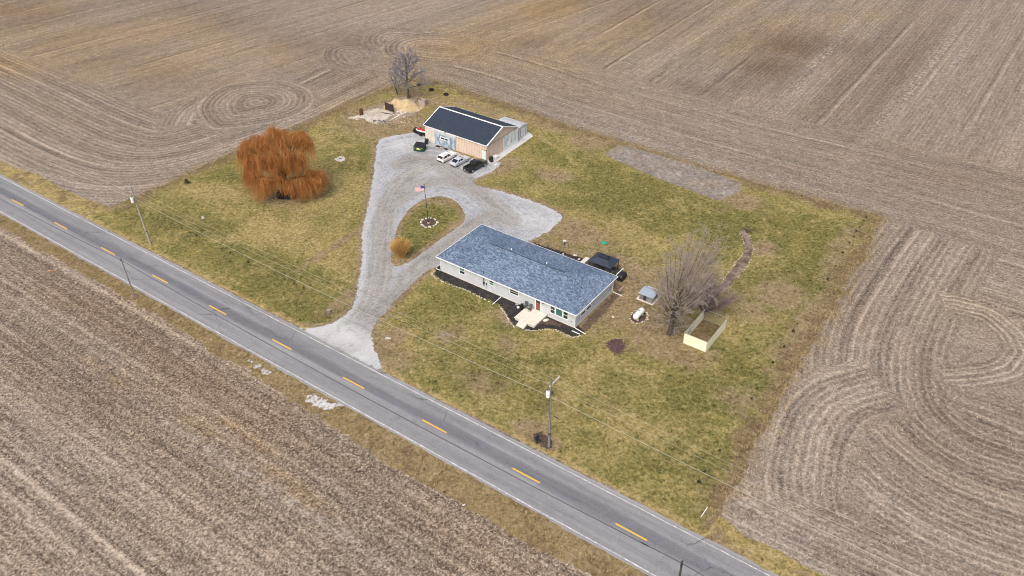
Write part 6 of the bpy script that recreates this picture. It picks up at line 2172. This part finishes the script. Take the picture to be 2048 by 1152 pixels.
g = MB()
for k_ in range(3):
    g.tube([(-1.9 + .3 * k_, -.5, .08), (-.2 + .4 * k_, -.9 + .2 * k_, .12)], .06, 5)
g.tube([(.6, -.5, .08), (1.7, -.2, .3)], .07, 5)
o = g.build('charred_board', M['bark_dark']); o.location = G(779, 226, .06); o.rotation_euler = (0, 0, -.4); tag(o, 'charred boards lying at the foot of the dark panel', 'boards')
br = thing('burn_barrel', 'rusty burn barrel at the left end of the slab', 'barrel', G(723, 229, .04))
g = MB(); g.lathe([(.42, 0), (.42, .45), (.44, .47), (.42, .50), (.42, .92), (.44, .94), (.42, .97), (.42, 1.35), (.37, 1.35), (.37, 1.0)], n=16); g.build('drum', M['rust'], br, smooth=True)
g = MB(); g.lathe([(.365, .9), (.02, 1.0)], n=12); g.build('ash', M['black_plastic'], br)
ct = thing('wooden_crate', 'open grey wooden crate in the weeds right of the sand heap', 'crate', G(846, 209, .02), -.5)
wd = paint('grey_boards', (.36, .30, .26), .9, .25, 3)
for nm_, a in (('front_board', (-.9, -.6, .9, -.52)), ('back_board', (-.9, .52, .9, .6)), ('side_board', (-.9, -.519, -.82, .519)), ('side_board', (.82, -.519, .9, .519))):
    g = MB(); g.box(a[0], a[1], 0, a[2], a[3], 1.3); g.build(nm_, wd, ct)
kb = thing('concrete_kerb', 'broken strip of old concrete kerb by the slab', 'kerb', G(799, 233, .03), 0)
a, b = G(783, 240, 0), G(816, 225, 0)
c0 = kb.location
g = MB()
d_ = (b - a); L_ = d_.length; d_.normalize(); nrm = Vector((-d_.y, d_.x, 0))
x = 0
segs = []
while x < L_:
    w_ = random.uniform(.8, 1.6)
    p0 = a + d_ * x - c0; p1 = a + d_ * min(x + w_ - .08, L_) - c0
    p0.z = p1.z = 0
    sh = nrm * random.uniform(-.12, .12)
    g.add([p0 - nrm * .16 + sh, p1 - nrm * .16 + sh, p1 + nrm * .16 + sh, p0 + nrm * .16 + sh] + [q + Vector((0, 0, random.uniform(.2, .3))) for q in (p0 - nrm * .15 + sh, p1 - nrm * .15 + sh, p1 + nrm * .15 + sh, p0 + nrm * .15 + sh)],
          [(3, 2, 1, 0), (4, 5, 6, 7), (0, 1, 5, 4), (1, 2, 6, 5), (2, 3, 7, 6), (3, 0, 4, 7)])
    x += w_
g.build('kerb_block', M['stone_tan'] if False else M['concrete_obj'], kb)


def rubble(name, label, c, n, rx, ry, size, mats, z=.03):
    lib = []
    for m_ in mats:
        lib.append(stone_mesh(77 + len(lib), m_))
    Vs, Fs, mi_ = [], [], []
    o0 = 0
    base = G(c[0], c[1], z)
    for i in range(n):
        mi0 = random.randrange(len(lib)); src = lib[mi0]
        a = random.uniform(0, 2 * PI); rr = math.sqrt(random.random())
        s_ = size * random.uniform(.4, 1.4)
        Rz = Matrix.Rotation(random.uniform(0, 6), 4, 'Z') @ Matrix.Diagonal((s_ * 1.3, s_, s_ * .9, 1))
        off_ = Vector((math.cos(a) * rr * rx, math.sin(a) * rr * ry, 0))
        Vs += [tuple(Rz @ v.co + off_) for v in src.vertices]
        for p in src.polygons:
            Fs.append(tuple(k_ + o0 for k_ in p.vertices)); mi_.append(mi0)
        o0 = len(Vs)
    me = bpy.data.meshes.new(name)
    me.from_pydata(Vs, [], Fs)
    for m_ in mats:
        me.materials.append(m_)
    me.polygons.foreach_set('material_index', mi_)
    o = link(name, me); o.location = base
    o['kind'] = 'stuff'
    o['label'] = label
    return o


rubble('rubble', 'broken concrete and stones at the left end of the slab', (713, 236), 40, 1.6, 1.0, .45, [M['stone_tan'], M['stone_white']])
rubble('rubble', 'grey ash and rubble at the near edge of the slab', (757, 244), 70, 1.6, .9, .42, [M['stone_tan'], M['dark_steel'], M['pole_grey']], .06)
rubble('rubble', 'stones spilled between the panel and the sand heap', (796, 226), 50, 1.6, 1.4, .38, [M['stone_tan'], M['stone_white']])
rubble('rubble', 'scattered bricks in the bare dirt beside the garage', (800, 240), 60, 5.0, 2.0, .22, [M['stone_tan']])

# ------------------------------------------------------------------ crop residue and grass tufts
def straw(name, label, P, lmin, lmax, w, mat, z=.02, lift=.10, ang=None):
    n = len(P)
    r = np.random.default_rng(len(P))
    a = r.uniform(0, 2 * PI, n) if ang is None else r.normal(ang, .7, n)
    L_ = r.uniform(lmin, lmax, n)
    d = np.c_[np.cos(a), np.sin(a), np.zeros(n)]
    nn = np.c_[-np.sin(a), np.cos(a), np.zeros(n)]
    z0_ = z + r.uniform(.01, lift, n)
    z1_ = z + r.uniform(.01, lift, n)
    A0 = np.c_[P, z0_] - d * (L_ / 2)[:, None]
    B0 = np.c_[P, z1_] + d * (L_ / 2)[:, None]
    ww = (w * r.uniform(.6, 1.4, n))[:, None] * nn
    V = np.stack([A0 - ww, A0 + ww, B0 + ww * .7, B0 - ww * .7], 1).reshape(-1, 3)
    F = np.arange(n * 4).reshape(n, 4)
    o = link(name, np_mesh(name, V, F, [mat]))
    tag(o, label, None, None, 'stuff')
    return o


rr_ = np.random.default_rng(8)
sN = 60000
ss_ = rr_.uniform(-20, 190, sN)
tt_ = -rr_.uniform(6.5, 75, sN)
rowk = np.round(tt_ / .98) * .98
tt_ = np.where(rr_.random(sN) < .35, rowk + rr_.normal(0, .10, sN), tt_)
P = RO + ss_[:, None] * RU + tt_[:, None] * RN
edge = spline(Gn(vs_edge), 2.0)
dd, sg, _ = seg_dist(np.c_[P, np.zeros(sN)], edge)
P = P[(sg < 0) | (dd < 0.0)] if (sg < 0).sum() > sN * .3 else P[sg > 0]
M['straw_mat'] = leafy('crop_straw', [(.12, .09, .065), (.28, .225, .17), (.46, .385, .29), (.62, .55, .44)])
straw('crop_residue', 'pale straw and stalk pieces strewn over the stubble field', P, .16, .52, .028, M['straw_mat'], .02, .10)
sN = 42000
xx = np.c_[rr_.uniform(-5, 120, sN), rr_.uniform(30, 150, sN)]
ok = ~inside(np.c_[xx, np.zeros(sN)], LAWN)
q_s, q_t = st(np.c_[xx, np.zeros(sN)])
ok &= q_t > 7.5
straw('crop_residue', 'pale stalk pieces over the furrowed field right of the lawn', xx[ok], .15, .5, .026, M['straw_mat'], .01, .08)


def tufts(name, label, P, hmin, hmax, w, mat, z=.03, blades=5):
    n = len(P)
    r = np.random.default_rng(n + 3)
    P = np.repeat(P, blades, 0) + r.normal(0, .10, (n * blades, 2))
    n = len(P)
    a = r.uniform(0, 2 * PI, n)
    h = r.uniform(hmin, hmax, n)
    d = np.c_[np.cos(a), np.sin(a)]
    nn = np.c_[-np.sin(a), np.cos(a), np.zeros(n)] * (w * r.uniform(.6, 1.4, n))[:, None]
    lean = (r.uniform(.3, 1.5, n) * h)[:, None] * d
    A0 = np.c_[P, np.full(n, z)]
    B0 = np.c_[P + lean, z + h]
    V = np.stack([A0 - nn, A0 + nn, B0], 1).reshape(-1, 3)
    o = link(name, np_mesh(name, V, np.arange(n * 3).reshape(n, 3), [mat]))
    tag(o, label, None, None, 'stuff')
    return o


sN = 60000
lo_, hi_ = LAWN.min(0), LAWN.max(0)
P = np.c_[rr_.uniform(lo_[0], hi_[0], sN), rr_.uniform(lo_[1], hi_[1], sN)]
P3 = np.c_[P, np.zeros(sN)]
keep = inside(P3, LAWN) & (~inside(P3, DRIVE) | inside(P3, ISLAND)) & ~inside(P3, HOUSE_FOOT)
for obj_ in bpy.data.objects:
    pass
P = P[keep]
dz_ = np.array([0.0])
# patchy: thin out with a coarse value noise so that tufts gather
cs_ = np.random.default_rng(2).random((60, 60))
ix = np.clip(((P - lo_) / (hi_ - lo_) * 59).astype(int), 0, 59)
P = P[rr_.random(len(P)) < .25 + .75 * cs_[ix[:, 0], ix[:, 1]]]
d_e, _, _ = seg_dist(np.c_[P, np.zeros(len(P))], lotE)
far_bed = seg_dist(np.c_[P, np.zeros(len(P))], HOUSE_FOOT, True)[0] > 3.2
M['tuft_green'] = leafy('tuft_green', [(.045, .05, .014), (.10, .098, .03), (.17, .15, .055), (.28, .235, .10)])
M['tuft_straw'] = leafy('tuft_straw', [(.12, .08, .035), (.24, .175, .085), (.36, .28, .15), (.48, .39, .23)])
sel_ = rr_.random(len(P)) < .62
tufts('grass_tufts', 'short olive grass blades over the lawn', P[sel_ & far_bed], .05, .13, .035, M['tuft_green'], .025, 4)
tufts('grass_tufts', 'dry straw coloured blades over the lawn', P[~sel_ & far_bed], .06, .18, .032, M['tuft_straw'], .025, 4)
# taller weeds on the lot boundary and the verges
kk = rr_.integers(0, len(lotE), 5000)
Pb = lotE[kk] + rr_.normal(0, .9, (5000, 2))
tufts('dry_weeds', 'dry weeds along the edge between lawn and field', Pb, .10, .45, .035, M['tuft_straw'], .02, 4)
kk = rr_.integers(0, len(vsE), 4500)
u_ = rr_.random(4500)[:, None]
q_s, q_t = st(np.c_[vsE[kk], np.zeros(4500)])
onr = np.array([S(a_, -4.4)[:2] for a_ in q_s])
Pv = vsE[kk] * u_ + onr * (1 - u_)
tufts('dry_weeds', 'dry grass tufts on the verge by the stubble field', Pv, .08, .3, .035, M['tuft_straw'], .02, 5)
